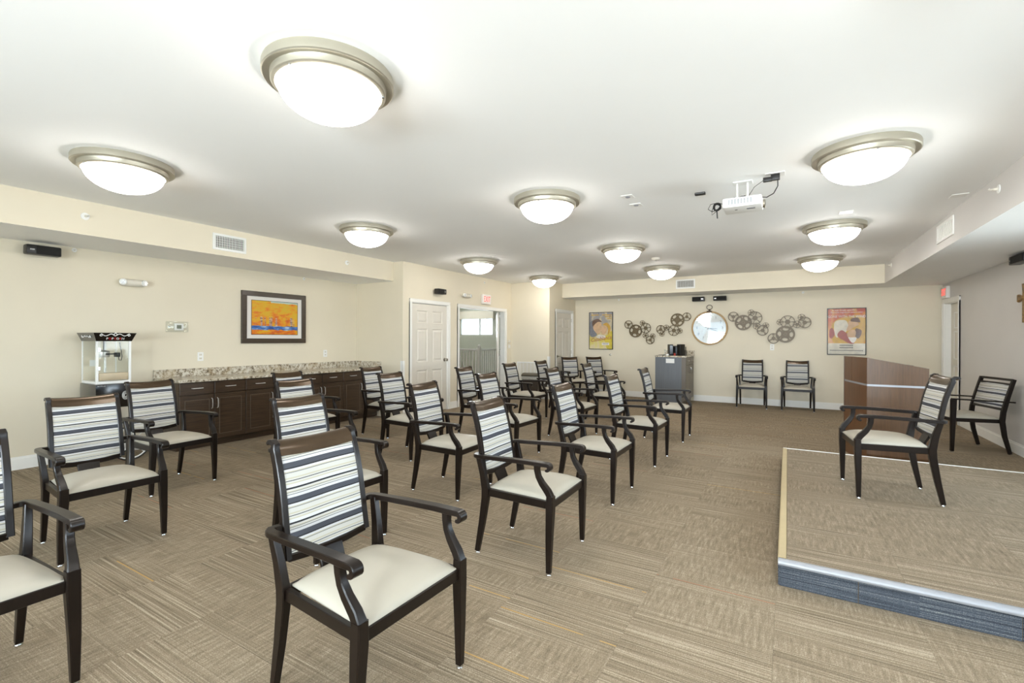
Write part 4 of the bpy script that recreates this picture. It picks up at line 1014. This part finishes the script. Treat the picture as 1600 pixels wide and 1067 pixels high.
vent('air_vent', (-6.0, 3.257, 2.561), R(90), 0.405, 0.20, 'white supply vent with dark slots on the left soffit face', 18)
vent('air_vent', (-1.882, 10.5, 2.575), 0, 0.39, 0.195, 'white supply vent on the back soffit above the clock', 16)
vent('air_vent', (1.48, 6.80, 2.585), R(-90), 0.62, 0.20, 'plain white vent plate on the right soffit face', 12, dark=False)
# low return grille by the corner
e = vent('return_grille', (-5.33, YC, 0.53), 0, 0.55, 0.64, 'tall white return air grille low on the corner wall behind the waste bin', 5, dark=False)
# exit signs
def exit_sign(loc, rz, label):
    e = empty('exit_sign', loc, rz, label, 'exit sign', 'red and white exit signs')
    B(-0.155, -0.055, -0.105, 0.155, -0.0005, 0.105, bev=0.008).build('housing', 'signwhite', e)
    text('EXIT', 0.175, 'redtext', e, (0, -0.0555, -0.002), (R(90), 0, 0), 'lettering', extrude=0.001, sx=0.72)
exit_sign((XD, 8.655, 2.262), R(90), 'white exit sign with red letters above the open doorway')
exit_sign((XR, 11.02, 2.235), R(-90), 'white exit sign with red letters above the door in the grey right wall')

# ------------------------------------------------------------------ pictures and posters
e = empty('framed_painting', (XL, 4.459, 1.700), R(90), 'framed abstract painting in yellow, orange and blue on the left wall', 'painting', None)
w, h = 1.060, 0.785
m = MB()
for a in ((-w / 2, -h / 2, w / 2, -h / 2 + .075), (-w / 2, h / 2 - .075, w / 2, h / 2), (-w / 2, -h / 2 + .075, -w / 2 + .075, h / 2 - .075), (w / 2 - .075, -h / 2 + .075, w / 2, h / 2 - .075)): m.box(a[0], -0.035, a[1], a[2], -0.0005, a[3], bev=0.004)
m.build('frame', 'frame', e, 0); B(-w / 2 + .07, -0.020, -h / 2 + .07, w / 2 - .07, -0.010, h / 2 - .07).build('mat_board', 'mat', e, 0)
m = MB(); 
for a in ((-.385, -.262, .385, -.255), (-.385, .255, .385, .262), (-.385, -.255, -.378, .255), (.378, -.255, .385, .255)): m.box(a[0], -0.024, a[1], a[2], -0.019, a[3])
m.build('inner_fillet', 'black', e, 0)
o = B(0, 0, 0, 0.002, 1, 1).build('canvas', 'painting', e, 0); o.scale = (1, 0.757, 0.51); o.rotation_euler = (0, 0, R(-90)); o.location = (-0.3785, -0.0215, -0.255)

def blob(parent, name, mat, pts, y=-0.0215, th=0.001):
    """flat printed patch of colour with a rounded outline through pts (x, z)"""
    n = len(pts); out = []
    for i in range(n):
        p0, p1, p2, p3 = [Vector(pts[(i + k) % n]) for k in (-1, 0, 1, 2)]
        for s in range(5):
            t = s / 5; out.append(0.5 * ((2 * p1) + (-p0 + p2) * t + (2 * p0 - 5 * p1 + 4 * p2 - p3) * t * t + (-p0 + 3 * p1 - 3 * p2 + p3) * t ** 3))
    m = MB(); m.prism([(q.x, q.y) for q in out], -th, 'Y', y); return m.build(name, mat, parent, 0)
def poster(loc, w, h, label, matn):
    e = empty('framed_poster', loc, 0, label, 'poster')
    m = MB(); f = 0.014
    for a in ((-w / 2, -h / 2, w / 2, -h / 2 + f), (-w / 2, h / 2 - f, w / 2, h / 2), (-w / 2, -h / 2 + f, -w / 2 + f, h / 2 - f), (w / 2 - f, -h / 2 + f, w / 2, h / 2 - f)): m.box(a[0], -0.028, a[1], a[2], -0.0005, a[3])
    m.build('frame', 'black', e, 0)
    o = B(0, 0, 0, 1, 0.002, 1).build('print', matn, e, 0); o.location = (-w / 2 + f, -0.0205, -h / 2 + f); o.scale = (w - 2 * f, 1, h - 2 * f)
    return e
pa = poster((-4.055, YB, 1.606), 0.622, 0.935, 'framed poster in greys and yellow with a slanted red title, back wall at left', 'poster_a')
blob(pa, 'colour_patch', 'ink_slate', [(-.29, .20), (-.15, .26), (-.20, .06), (-.10, -.10), (-.20, -.16), (-.29, -.10)], -0.0208)
blob(pa, 'colour_patch', 'ink_skin', [(-.17, .22), (.00, .20), (.02, .05), (-.05, -.08), (-.15, -.02), (-.20, .08)], -0.0214)
blob(pa, 'colour_patch', 'ink_brown', [(-.22, .24), (-.08, .30), (.03, .22), (-.08, .22), (-.18, .14), (-.21, .10)], -0.0220)
blob(pa, 'colour_patch', 'ink_skin', [(.03, .10), (.14, .14), (.17, .04), (.12, -.08), (.04, -.08), (.01, .00)], -0.0220)
blob(pa, 'colour_patch', 'ink_ochre', [(.05, .15), (.16, .20), (.25, .10), (.24, -.02), (.18, -.10), (.19, .04), (.14, .12)], -0.0226)
blob(pa, 'colour_patch', 'ink_yellow', [(.08, -.20), (.20, -.08), (.29, -.02), (.29, -.44), (.16, -.44), (.12, -.30)], -0.0214)
blob(pa, 'colour_patch', 'ink_cream', [(.00, -.10), (.10, -.12), (.12, -.18), (-.02, -.20), (-.12, -.16), (-.06, -.10)], -0.0220)
text('Casablanca', 0.135, 'ink_red', pa, (0.0, -0.024, -0.205), (R(90), R(-9), 0), 'title_lettering', shear=0.35, extrude=0.001, sx=0.92)
B(0.03, -0.024, -0.36, 0.22, -0.0225, -0.30).build('credit_panel', 'ink_white', pa, 0)
for z_, s_ in ((.375, 'STARRING'), (.335, 'FEATURING'), (.295, 'WITH')): text(s_, 0.035, 'ink_ochre', pa, (.18, -0.0225, z_), (R(90), 0, 0), 'credit_lettering', extrude=0.0005) if False else None
m = MB()
for i, (x0, x1, z_) in enumerate(((.04, .28, .385), (.10, .28, .340), (.17, .28, .295), (-.26, -.05, .385))):
    m.box(x0, -0.0225, z_, x1, -0.0212, z_ + 0.022)
m.build('credit_lines', 'ink_ochre', pa, 0)
m = MB(); m.box(.045, -0.0248, -0.322, .205, -0.0238, -0.314); m.box(.06, -0.0248, -0.345, .19, -0.0238, -0.338); m.build('credit_lines', 'ink_grey', pa, 0)

pb = poster((0.997, YB, 1.560), 0.632, 0.925, 'framed orange poster with white title lettering, back wall above the lectern', 'poster_b')
blob(pb, 'colour_patch', 'ink_ochre', [(-.10, .26), (.28, .28), (.29, -.20), (.10, -.26), (-.20, -.24), (-.24, .10)], -0.0208)
blob(pb, 'colour_patch', 'ink_cream', [(-.18, .20), (-.02, .22), (.03, .12), (.00, .00), (-.08, -.06), (-.16, -.12), (-.20, .02)], -0.0214)
blob(pb, 'colour_patch', 'ink_brown', [(.08, .25), (.18, .27), (.22, .18), (.12, .19), (.07, .20)], -0.0220)
blob(pb, 'colour_patch', 'ink_skin', [(.04, .20), (.14, .20), (.20, .14), (.12, .08), (.05, .02), (.00, .02), (.03, .12)], -0.0218)
blob(pb, 'colour_patch', 'ink_maroon', [(-.13, -.02), (-.06, .02), (.06, -.10), (.13, -.22), (.06, -.24), (-.04, -.18), (-.14, -.10)], -0.0222)
blob(pb, 'colour_patch', 'ink_brown', [(.16, .06), (.24, .02), (.23, -.08), (.18, -.14), (.13, -.06), (.14, .02)], -0.0224)
blob(pb, 'colour_patch', 'ink_skin', [(.02, -.02), (.10, .04), (.15, .00), (.14, -.10), (.09, -.16), (.02, -.10)], -0.0226)
blob(pb, 'colour_patch', 'ink_white', [(.03, -.12), (.08, -.12), (.16, -.12), (.14, -.20), (.09, -.22)], -0.0230)
blob(pb, 'colour_patch', 'ink_maroon', [(-.27, .04), (-.22, .06), (-.19, -.06), (-.24, -.14), (-.28, -.10)], -0.0222)
text('In new screen splendor...', 0.040, 'ink_white', pb, (-.03, -0.0225, .420), (R(90), 0, 0), 'tagline_lettering', extrude=0.0005, sx=1.0)
text('The most magnificent picture ever!', 0.040, 'ink_white', pb, (0, -0.0225, .377), (R(90), 0, 0), 'tagline_lettering', extrude=0.0005, sx=0.92)
text('GONE WITH THE WIND', 0.070, 'ink_white', pb, (0.0, -0.0235, .292), (R(90), 0, 0), 'title_lettering', extrude=0.002, sx=0.80)
B(-.300, -0.0222, -.448, .300, -0.0206, -.235).build('credit_panel', 'ink_cream', pb, 0)
m = MB()
for z_, hw in ((-.285, .11), (-.330, .11)):
    for q in range(9): m.box(-hw + q * hw * 2 / 9, -0.0238, z_, -hw + q * hw * 2 / 9 + hw * .17, -0.0222, z_ + .022)
for q in range(24): m.box(-.27 + q * .0225, -0.0238, -.385, -.27 + q * .0225 + .015, -0.0222, -.365)
m.build('credit_lines', 'ink_grey', pb, 0)
for p_ in (pa, pb):
    w, h = (0.594, 0.907) if p_ is pa else (0.604, 0.897)
    B(-w / 2, -0.0262, -h / 2, w / 2, -0.0255, h / 2).build('glazing', 'glazing', p_, 0)

# ------------------------------------------------------------------ film-reel wall art
def ell(cx, cy, rx, ry, rot, n=20):
    return [(cx + rx * math.cos(a) * math.cos(rot) - ry * math.sin(a) * math.sin(rot), cy + rx * math.cos(a) * math.sin(rot) + ry * math.sin(a) * math.cos(rot)) for a in [2 * math.pi * i / n for i in range(n)]]
def sector(r0, r1, a0, a1, n=8):
    p = [(r1 * math.cos(a0 + (a1 - a0) * i / n), r1 * math.sin(a0 + (a1 - a0) * i / n)) for i in range(n + 1)]
    p += [(r0 * math.cos(a1 + (a0 - a1) * i / n), r0 * math.sin(a1 + (a0 - a1) * i / n)) for i in range(n + 1)]
    return p
RM = {}
def reel_mesh(kind):
    if kind in RM: return RM[kind]
    loops = [ell(0, 0, 1, 1, 0, 48)]
    if kind == 'big':
        for k in range(4): a = k * math.pi / 2 + .5; loops.append(ell(.62 * math.cos(a), .62 * math.sin(a), .19, .30, a, 20))
        for k in range(4): a = k * math.pi / 2 + .5 + math.pi / 4; loops.append(ell(.70 * math.cos(a), .70 * math.sin(a), .12, .045, a, 12))
        for k in range(9): loops.append(ell(.13 * (k % 3 - 1), .13 * (k // 3 - 1), .025, .025, 0, 6))
    elif kind == 'm6':
        for k in range(6): a = k * math.pi / 3 + .2; loops.append(sector(.36, .88, a + .09, a + math.pi / 3 - .09))
    elif kind == 's3':
        for k in range(3): a = k * 2 * math.pi / 3 + .4; loops.append(sector(.34, .84, a + .22, a + 2 * math.pi / 3 - .22, 10))
        for k in range(3): a = k * 2 * math.pi / 3 + .4; loops.append(ell(.62 * math.cos(a), .62 * math.sin(a), .14, .05, a, 10))
    else:
        for k in range(5): a = k * 2 * math.pi / 5 + .3; loops.append(sector(.42, .86, a + .14, a + 2 * math.pi / 5 - .14, 6))
    cu = bpy.data.curves.new('reel', 'CURVE'); cu.dimensions = '2D'; cu.fill_mode = 'BOTH'; cu.extrude = 0.5
    for lp in loops:
        sp = cu.splines.new('POLY'); sp.points.add(len(lp) - 1); sp.use_cyclic_u = True
        for i, (x, y) in enumerate(lp): sp.points[i].co = (x, y, 0, 1)
    t = bpy.data.objects.new('reel', cu); COL.objects.link(t); bpy.context.view_layer.update()
    me = bpy.data.meshes.new_from_object(t.evaluated_get(bpy.context.evaluated_depsgraph_get())); bpy.data.objects.remove(t)
    me.name = 'reel_' + kind; RM[kind] = me; return me
CL = [([('s3', -3.338, 1.75, 0.101), ('big', -3.174, 1.595, 0.156), ('tiny', -2.992, 1.782, 0.061), ('m6', -2.926, 1.66, 0.124), ('sm', -2.922, 1.484, 0.066), ('s3', -2.816, 1.377, 0.1), ('tiny', -2.751, 1.473, 0.061)], 'brassy', 'bronze film-reel wall art, leftmost cluster next to the grey and yellow poster'),
      ([('s3', -2.573, 1.626, 0.103), ('tiny', -2.538, 1.521, 0.059), ('sm', -2.439, 1.666, 0.067), ('m6', -2.278, 1.6, 0.126), ('tiny', -2.135, 1.589, 0.059), ('big', -2.202, 1.842, 0.155), ('s3', -1.991, 1.912, 0.097)], 'brassy', 'bronze film-reel wall art directly left of the round clock, above the beverage cabinet'),
      ([('s3', -1.023, 1.891, 0.108), ('big', -0.831, 1.761, 0.166), ('tiny', -0.675, 1.971, 0.065), ('m6', -0.604, 1.855, 0.14), ('sm', -0.569, 1.683, 0.072), ('s3', -0.459, 1.589, 0.111), ('tiny', -0.399, 1.693, 0.061)], 'brassy2', 'grey-bronze film-reel wall art directly right of the round clock'),
      ([('s3', -0.256, 1.42, 0.11), ('big', -0.043, 1.508, 0.175), ('m6', -0.002, 1.763, 0.135), ('tiny', -0.14, 1.757, 0.061), ('sm', 0.163, 1.708, 0.074), ('s3', 0.3, 1.746, 0.116), ('tiny', 0.244, 1.85, 0.068)], 'brassy2', 'grey-bronze film-reel wall art, rightmost cluster above the wall outlet')]
DEP = {'big': 0.030, 'm6': 0.046, 's3': 0.060, 'sm': 0.074, 'tiny': 0.088}
for ci, (lst, mt, lb) in enumerate(CL):
    cx = sum(q[1] for q in lst) / 7; cz = sum(q[2] for q in lst) / 7
    e = empty('film_reel_wall_art', (cx, YB, cz), 0, lb, 'wall art', 'clusters of metal film reels')
    for k, (kind, x, z, r) in enumerate(lst):
        me = reel_mesh(kind)
        if ci % 2 == 0 or True:
            me = me.copy(); me.materials.clear(); me.materials.append(M[mt])
        o = bpy.data.objects.new('reel', me); COL.objects.link(o); o.parent = e
        o.location = (x - cx, -DEP[kind], z - cz); o.scale = (r, r, 0.010); o.rotation_euler = (R(90), k * 0.7 + ci, 0)
    m = MB()
    for kind, x, z, r in lst: m.tube([(x - cx, -0.0005, z - cz), (x - cx, -DEP[kind], z - cz)], 0.006, 6)
    m.build('mounting_pins', mt, e)

# ------------------------------------------------------------------ clock
e = empty('wall_clock', (-1.513, YB, 1.650), 0, 'large round wall clock with a wooden hoop and pocket-watch ring', 'clock')
m = MB(); m.lathe([(0.345, 0.001), (0.378, 0.001), (0.380, 0.035), (0.372, 0.045), (0.350, 0.045), (0.343, 0.036), (0.343, 0.001)], (0, 0, 0), 64, 'Y', cap=False); m.build('hoop', 'hoop', e, 50)
k = NT('glossy_clock_face'); k.b.inputs['Base Color'].default_value = lin((240, 241, 241)); k.b.inputs['Roughness'].default_value = 0.5; M['face'] = k.m
MB().lathe([(0, 0.002), (0.344, 0.002), (0.344, 0.010), (0, 0.010)], (0, 0, 0), 64, 'Y').build('face', 'face', e, 0)
for i in range(12):
    a = R(90 - 30 * (i + 1)); text(str(i + 1), 0.085, 'ink_slate', e, (0.265 * math.cos(a), -0.011, 0.265 * math.sin(a)), (R(90), 0, 0), 'numeral', extrude=0.0005)
m = MB(); m.tube([(-0.10, -0.014, 0.02), (0.0, -0.014, -0.005), (0.24, -0.014, -0.11)], [0.004, 0.006, 0.003], 6); m.build('minute_hand', 'ink_grey', e)
m = MB(); m.tube([(-0.05, -0.016, -0.03), (0, -0.016, -0.005), (0.16, -0.016, -0.02)], [0.004, 0.007, 0.003], 6); m.build('hour_hand', 'ink_grey', e)
MB().lathe([(0, 0.012), (0.344, 0.026), (0.344, 0.028), (0, 0.030)], (0, 0, 0), 48, 'Y').build('glass_cover', glass('reflective_clock_glass', (0.97, 0.98, 0.98, 1), 0.09), e)
m = MB(); m.box(-0.055, -0.05, 0.352, 0.055, -0.005, 0.385, bev=0.005); m.lathe([(0, 0), (0.02, 0), (0.022, 0.02), (0.012, 0.035), (0, 0.038)], (0, -0.025, 0.385), 12); m.tube([(0.058 * math.cos(a * math.pi / 12), -0.025, 0.465 + 0.050 * math.sin(a * math.pi / 12)) for a in range(24)], 0.006, 8, True)
m.build('crown_ring', 'bronze', e)

# ------------------------------------------------------------------ beverage cabinet
e = empty('beverage_cabinet', (-2.482, 10.392, 0), 0, 'grey side-panelled beverage cabinet with granite top standing out from the back wall', 'cabinet')
w, dpt = 0.635, 0.935
m = MB(); m.box(0.0, 0.002, 0.001, 0.575, dpt, 0.09) ; m.box(0, 0.002, 0.09, w - 0.022, dpt, 1.01); m.build('body', 'cabbrown', e, 0)
B(0.0, -0.012, 0.001, w - 0.09, 0.002, 1.008).build('side_panel', 'cabgrey', e, 0); B(w - 0.088, -0.012, 0.09, w - 0.002, 0.002, 1.008).build('side_stile', 'cabbrown', e, 0)
for k_, (a, b) in enumerate(((0.004, dpt / 2 - .003), (dpt / 2 + .003, dpt - .004))):
    f = B(w - 0.021, a, 0.10, w, b, 0.84, bev=0.003).build('door', 'cabbrown', e, 0)
    hy_ = b - 0.03 if k_ == 0 else a + 0.03
    MB().tube([(w, hy_, 0.66), (w + .022, hy_, .67), (w + .026, hy_, .73), (w + .022, hy_, .78), (w, hy_, .79)], 0.006, 8).build('handle', 'chrome', f)
    f = B(w - 0.021, a, 0.85, w, b, 1.0, bev=0.003).build('drawer', 'cabbrown', e, 0); ym = (a + b) / 2
    MB().tube([(w, ym - .05, 0.93), (w + .022, ym - .045, .93), (w + .022, ym + .045, .93), (w, ym + .05, .93)], 0.006, 8).build('handle', 'chrome', f)
B(-0.012, -0.022, 1.011, w + 0.02, dpt + 0.0, 1.043, bev=0.004).build('granite_top', 'granite', e, 0)
B(-0.01, dpt - 0.022, 1.044, w + 0.02, dpt - 0.001, 1.14).build('backsplash', 'granite', e, 0)
B(0.225, -0.0135, 0.885, 0.40, -0.0122, 0.980).build('notice', 'paper', e, 0)
# things on it
TZ = 1.0432
def desk_speaker(x, y, rz, w_, h_, lb, grp='black speakers on the beverage cabinet'):
    e = empty('tabletop_speaker', (x, y, TZ), rz, lb, 'speaker', grp)
    MB().box(-w_ / 2, -0.07, 0.001, w_ / 2, 0.07, h_, bev=0.008).build('cabinet', 'black', e); B(-w_ / 2 + .01, -0.076, 0.02, w_ / 2 - .01, -0.0695, h_ - .02, bev=.002).build('grille', 'blackgloss', e)
desk_speaker(-2.195, 10.52, R(28), 0.085, 0.24, 'narrow black speaker standing on the left of the beverage cabinet top')
desk_speaker(-1.975, 10.52, R(-28), 0.10, 0.245, 'narrow black speaker standing on the right of the beverage cabinet top')
desk_speaker(-2.07, 10.70, 0, 0.18, 0.21, 'wide black subwoofer box between the two narrow speakers')
tag(MB().lathe([(0, .001), (0.02, .001), (0.022, .03), (0.006, .05), (0.006, .09), (0.018, .10), (0.026, .14), (0, .14)], (-2.315, 10.55, TZ), 14).build('wine_glass', 'glass', None), 'small stemmed glass at the left end of the beverage cabinet top', 'glass')
tag(MB().lathe([(0, .001), (0.020, .001), (0.024, .05), (0.022, .052), (0, .05)], (-2.09, 10.46, TZ), 14).build('cup', 'redgloss', None), 'small red cup in front of the black speakers', 'cup')
tag(MB().lathe([(0, .001), (0.026, .001), (0.030, .035), (0.027, .036), (0, .02)], (-2.235, 10.44, TZ), 14).build('cup', 'white', None), 'small white cup left of the red cup on the cabinet top', 'cup')
m = MB(); m.lathe([(0, .001), (0.024, .001), (0.024, .10), (0.010, .13), (0.010, .19), (0, .19)], (-1.895, 10.62, TZ), 14)
tag(m.build('bottle', 'binlid', None), 'slim dark bottle right of the black speakers', 'bottle')
tag(B(-2.42, 10.40, TZ, -2.29, 10.50, TZ + 0.012, bev=.002).build('tray', 'black', None), 'flat black tray at the left edge of the cabinet top', 'tray')

# waste bin
e = empty('waste_bin', (-5.03, 9.48, 0), R(8), 'dark brown waste bin with swing lid and grey liner, before the white grille', 'bin')
m = MB(); bb = m.b; lo = [(-.15, -.12), (.15, -.12), (.15, .12), (-.15, .12)]; hi = [(-.195, -.15), (.195, -.15), (.195, .15), (-.195, .15)]
A_ = [bb.verts.new((x, y, 0.001)) for x, y in lo]; H_ = [bb.verts.new((x, y, .50)) for x, y in hi]
for i in range(4): j = (i + 1) % 4; bb.faces.new((A_[i], A_[j], H_[j], H_[i]))
bb.faces.new(A_[::-1]); bb.faces.new(H_); m.build('bin_body', 'binbrown', e, 0)
m = MB(); m.box(-.205, -.160, .475, .205, .160, .545, bev=.012); m.build('liner', 'bag', e)
m = MB(); m.prism([(-.165, .545), (-.165, .575), (-.11, .605), (0, .618), (.11, .605), (.165, .575), (.165, .545)], .415, 'X', -.2075); m.build('lid', 'binlid', e, 50)

# ------------------------------------------------------------------ cross on the right wall
e = empty('wall_cross', (XR, 7.82, 1.60), R(-90), 'carved gold-brown wooden cross on the grey right wall, cut by the picture edge', 'cross')
m = MB(); m.sweep([(0, -0.022, 0.0), (0, -0.022, 0.20), (0, -0.022, 0.30), (0, -0.022, 0.40), (0, -0.022, 0.46)], (1, 0, 0), [0.07, 0.065, 0.055, 0.065, 0.095], 0.035, ch=.25); m.build('upright', 'crosswood', e)
m = MB(); m.sweep([(-0.165, -0.022, 0.295), (-0.12, -0.022, 0.295), (0, -0.022, 0.295), (0.12, -0.022, 0.295), (0.165, -0.022, 0.295)], (0, 0, 1), [0.095, 0.065, 0.055, 0.065, 0.095], 0.040, ch=.25); m.build('crossbar', 'crosswood', e)
MB().lathe([(0, 0.042), (0.03, 0.042), (0.02, 0.052), (0, 0.056)], (0, 0, 0.295), 12, 'Y').build('boss', 'crosswood', e)

# ------------------------------------------------------------------ projector and ceiling fittings
e = empty('projector', (-0.335, 4.48, CZ), 0, 'white ceiling-mounted projector with slotted vents and coiled cables', 'projector')
m = MB(); m.box(-0.075, -0.05, -0.010, 0.075, 0.05, -0.0005, bev=.003); m.build('ceiling_plate', 'white', e)
for x in (-0.045, 0.035): MB().tube([(x, 0, -0.01), (x, 0, -0.152)], 0.007, 8).build('mount_rod', 'white', e)
bd = MB(); bd.box(-0.150, -0.125, -0.235, 0.150, 0.135, -0.152, bev=0.018); pr = bd.build('body', 'white', e)
m = MB()
for i in range(8): m.box(-0.105 + i * 0.024, -0.1275, -0.212, -0.105 + i * 0.024 + 0.013, -0.1245, -0.168)
m.build('vent_slots', 'ink_slate', pr, 0)
m = MB()
for i in range(9): m.box(-0.11, -0.128, -0.210 + i * 0.005, 0.09, -0.1272, -0.2085 + i * 0.005)
m.build('vent_ribs', 'white', pr, 0)
B(0.030, -0.04, -0.2365, 0.095, 0.0, -0.2348).build('rating_plate', 'ink_slate', pr, 0)
B(-0.060, -0.03, -0.2365, -0.040, -0.010, -0.2348).build('label_mark', 'ink_grey', pr, 0)
m = MB(); m.lathe([(0, 0.0), (0.032, 0.0), (0.036, 0.018), (0.028, 0.022), (0, 0.016)], (0.148, 0.04, -0.195), 20, 'X'); m.build('lens', 'nickel', pr)
def coil(cx, cy, cz, r, n, ax='xy'):
    pts = []
    for i in range(n * 14): a = i * 2 * math.pi / 14; rr = r * (0.8 + 0.2 * math.sin(i * .37)); pts.append((cx + rr * math.cos(a), cy + (0.4 * rr * math.sin(a) if ax == 'xy' else 0.012 * math.sin(i * .9)), cz + (0.010 * math.sin(i * 1.3) if ax == 'xy' else rr * math.sin(a))))
    return pts
m = MB(); m.tube(coil(-0.015, -0.02, -0.138, 0.055, 3), 0.0045, 6); m.tube([(0.04, 0, -0.14), (0.07, 0, -0.135)], 0.01, 6); m.build('cable_coil', 'black', e)
m = MB(); m.tube(coil(-0.195, -0.06, -0.200, 0.034, 4, 'xz'), 0.0045, 6); m.tube([(-0.15, -0.05, -0.18), (-0.19, -0.06, -0.165), (-0.25, -0.06, -0.17), (-0.27, -0.06, -0.21), (-0.24, -0.06, -0.235), (-0.21, -0.06, -0.23)], 0.003, 6)
m.tube([(-0.20, -0.06, -0.22), (-0.195, -0.06, -0.30)], 0.005, 6); m.tube([(-0.225, -0.06, -0.19), (-0.238, -0.06, -0.225), (-0.24, -0.06, -0.265), (-0.20, -0.06, -0.235)], 0.003, 6); m.build('cable_coil', 'black', e)
e2 = empty('ceiling_outlet', (-0.093, 4.388, CZ), 0, 'white ceiling outlet plate with a black plug adaptor, right of the projector', 'outlet')
B(-0.07, -0.055, -0.006, 0.07, 0.055, -0.0005, bev=.002).build('cover_plate', 'white', e2)
m = MB(); m.box(-0.03, -0.035, -0.055, 0.035, 0.0, -0.006, bev=.004); m.box(-0.085, -0.045, -0.06, -0.02, -0.005, -0.028, bev=.004); m.build('plug_adaptor', 'black', e2)
m = MB(); m.tube([(-0.08, -0.03, -0.045), (-0.15, -0.01, -0.085), (-0.20, 0.07, -0.135)], 0.0025, 6); m.tube([(0.02, -0.02, -0.055), (0.02, 0.0, -0.10), (-0.01, 0.02, -0.15), (-0.06, 0.03, -0.172), (-0.10, 0.05, -0.160)], 0.004, 6); m.build('power_cable', 'black', e2)
e = empty('ceiling_receiver', (-0.699, 4.600, CZ), 0, 'small black receiver box on the ceiling left of the projector', 'receiver')
B(-0.045, -0.02, -0.022, 0.045, 0.02, -0.0005, bev=.003).build('case', 'black', e); B(-0.04, -0.022, -0.012, 0.04, -0.0195, -0.009).build('seam', 'chrome', e, 0)
def plate(loc, label, s=0.055, name='ceiling_plate', slot=True):
    e = empty(name, loc, 0, label, 'cover plate', 'small white ceiling plates')
    B(-s, -s, -0.006, s, s, -0.0005, bev=.002).build('cover', 'white', e)
    if slot: MB().lathe([(0, -0.010), (0.022, -0.010), (0.025, -0.006), (0, -0.006)], (0, 0, 0), 14).build('socket', 'ink_slate', e)
plate((-1.309, 4.384, CZ), 'small white ceiling plate, left and nearer of the two left of the projector')
plate((-1.317, 4.696, CZ), 'small white ceiling plate, right and farther of the two left of the projector')
plate((1.369, 5.872, CZ), 'blank white ceiling plate beside the right soffit', 0.06, slot=False)
plate((0.527, 6.048, CZ), 'blank white ceiling plate just before the middle right dome light', 0.06, slot=False)
e = empty('smoke_detector', (-1.884, 7.905, CZ), 0, 'round white smoke detector in front of the far middle dome light', 'smoke detector')
MB().lathe([(0, -0.0005), (0.070, -0.0005), (0.070, -0.012), (0.055, -0.034), (0.020, -0.040), (0, -0.040)], (0, 0, 0), 24).build('housing', 'offwhite', e)
MB().lathe([(0, -0.040), (0.012, -0.040), (0.010, -0.044), (0, -0.044)], (0.0, 0, 0), 12).build('button', 'ink_slate', e)
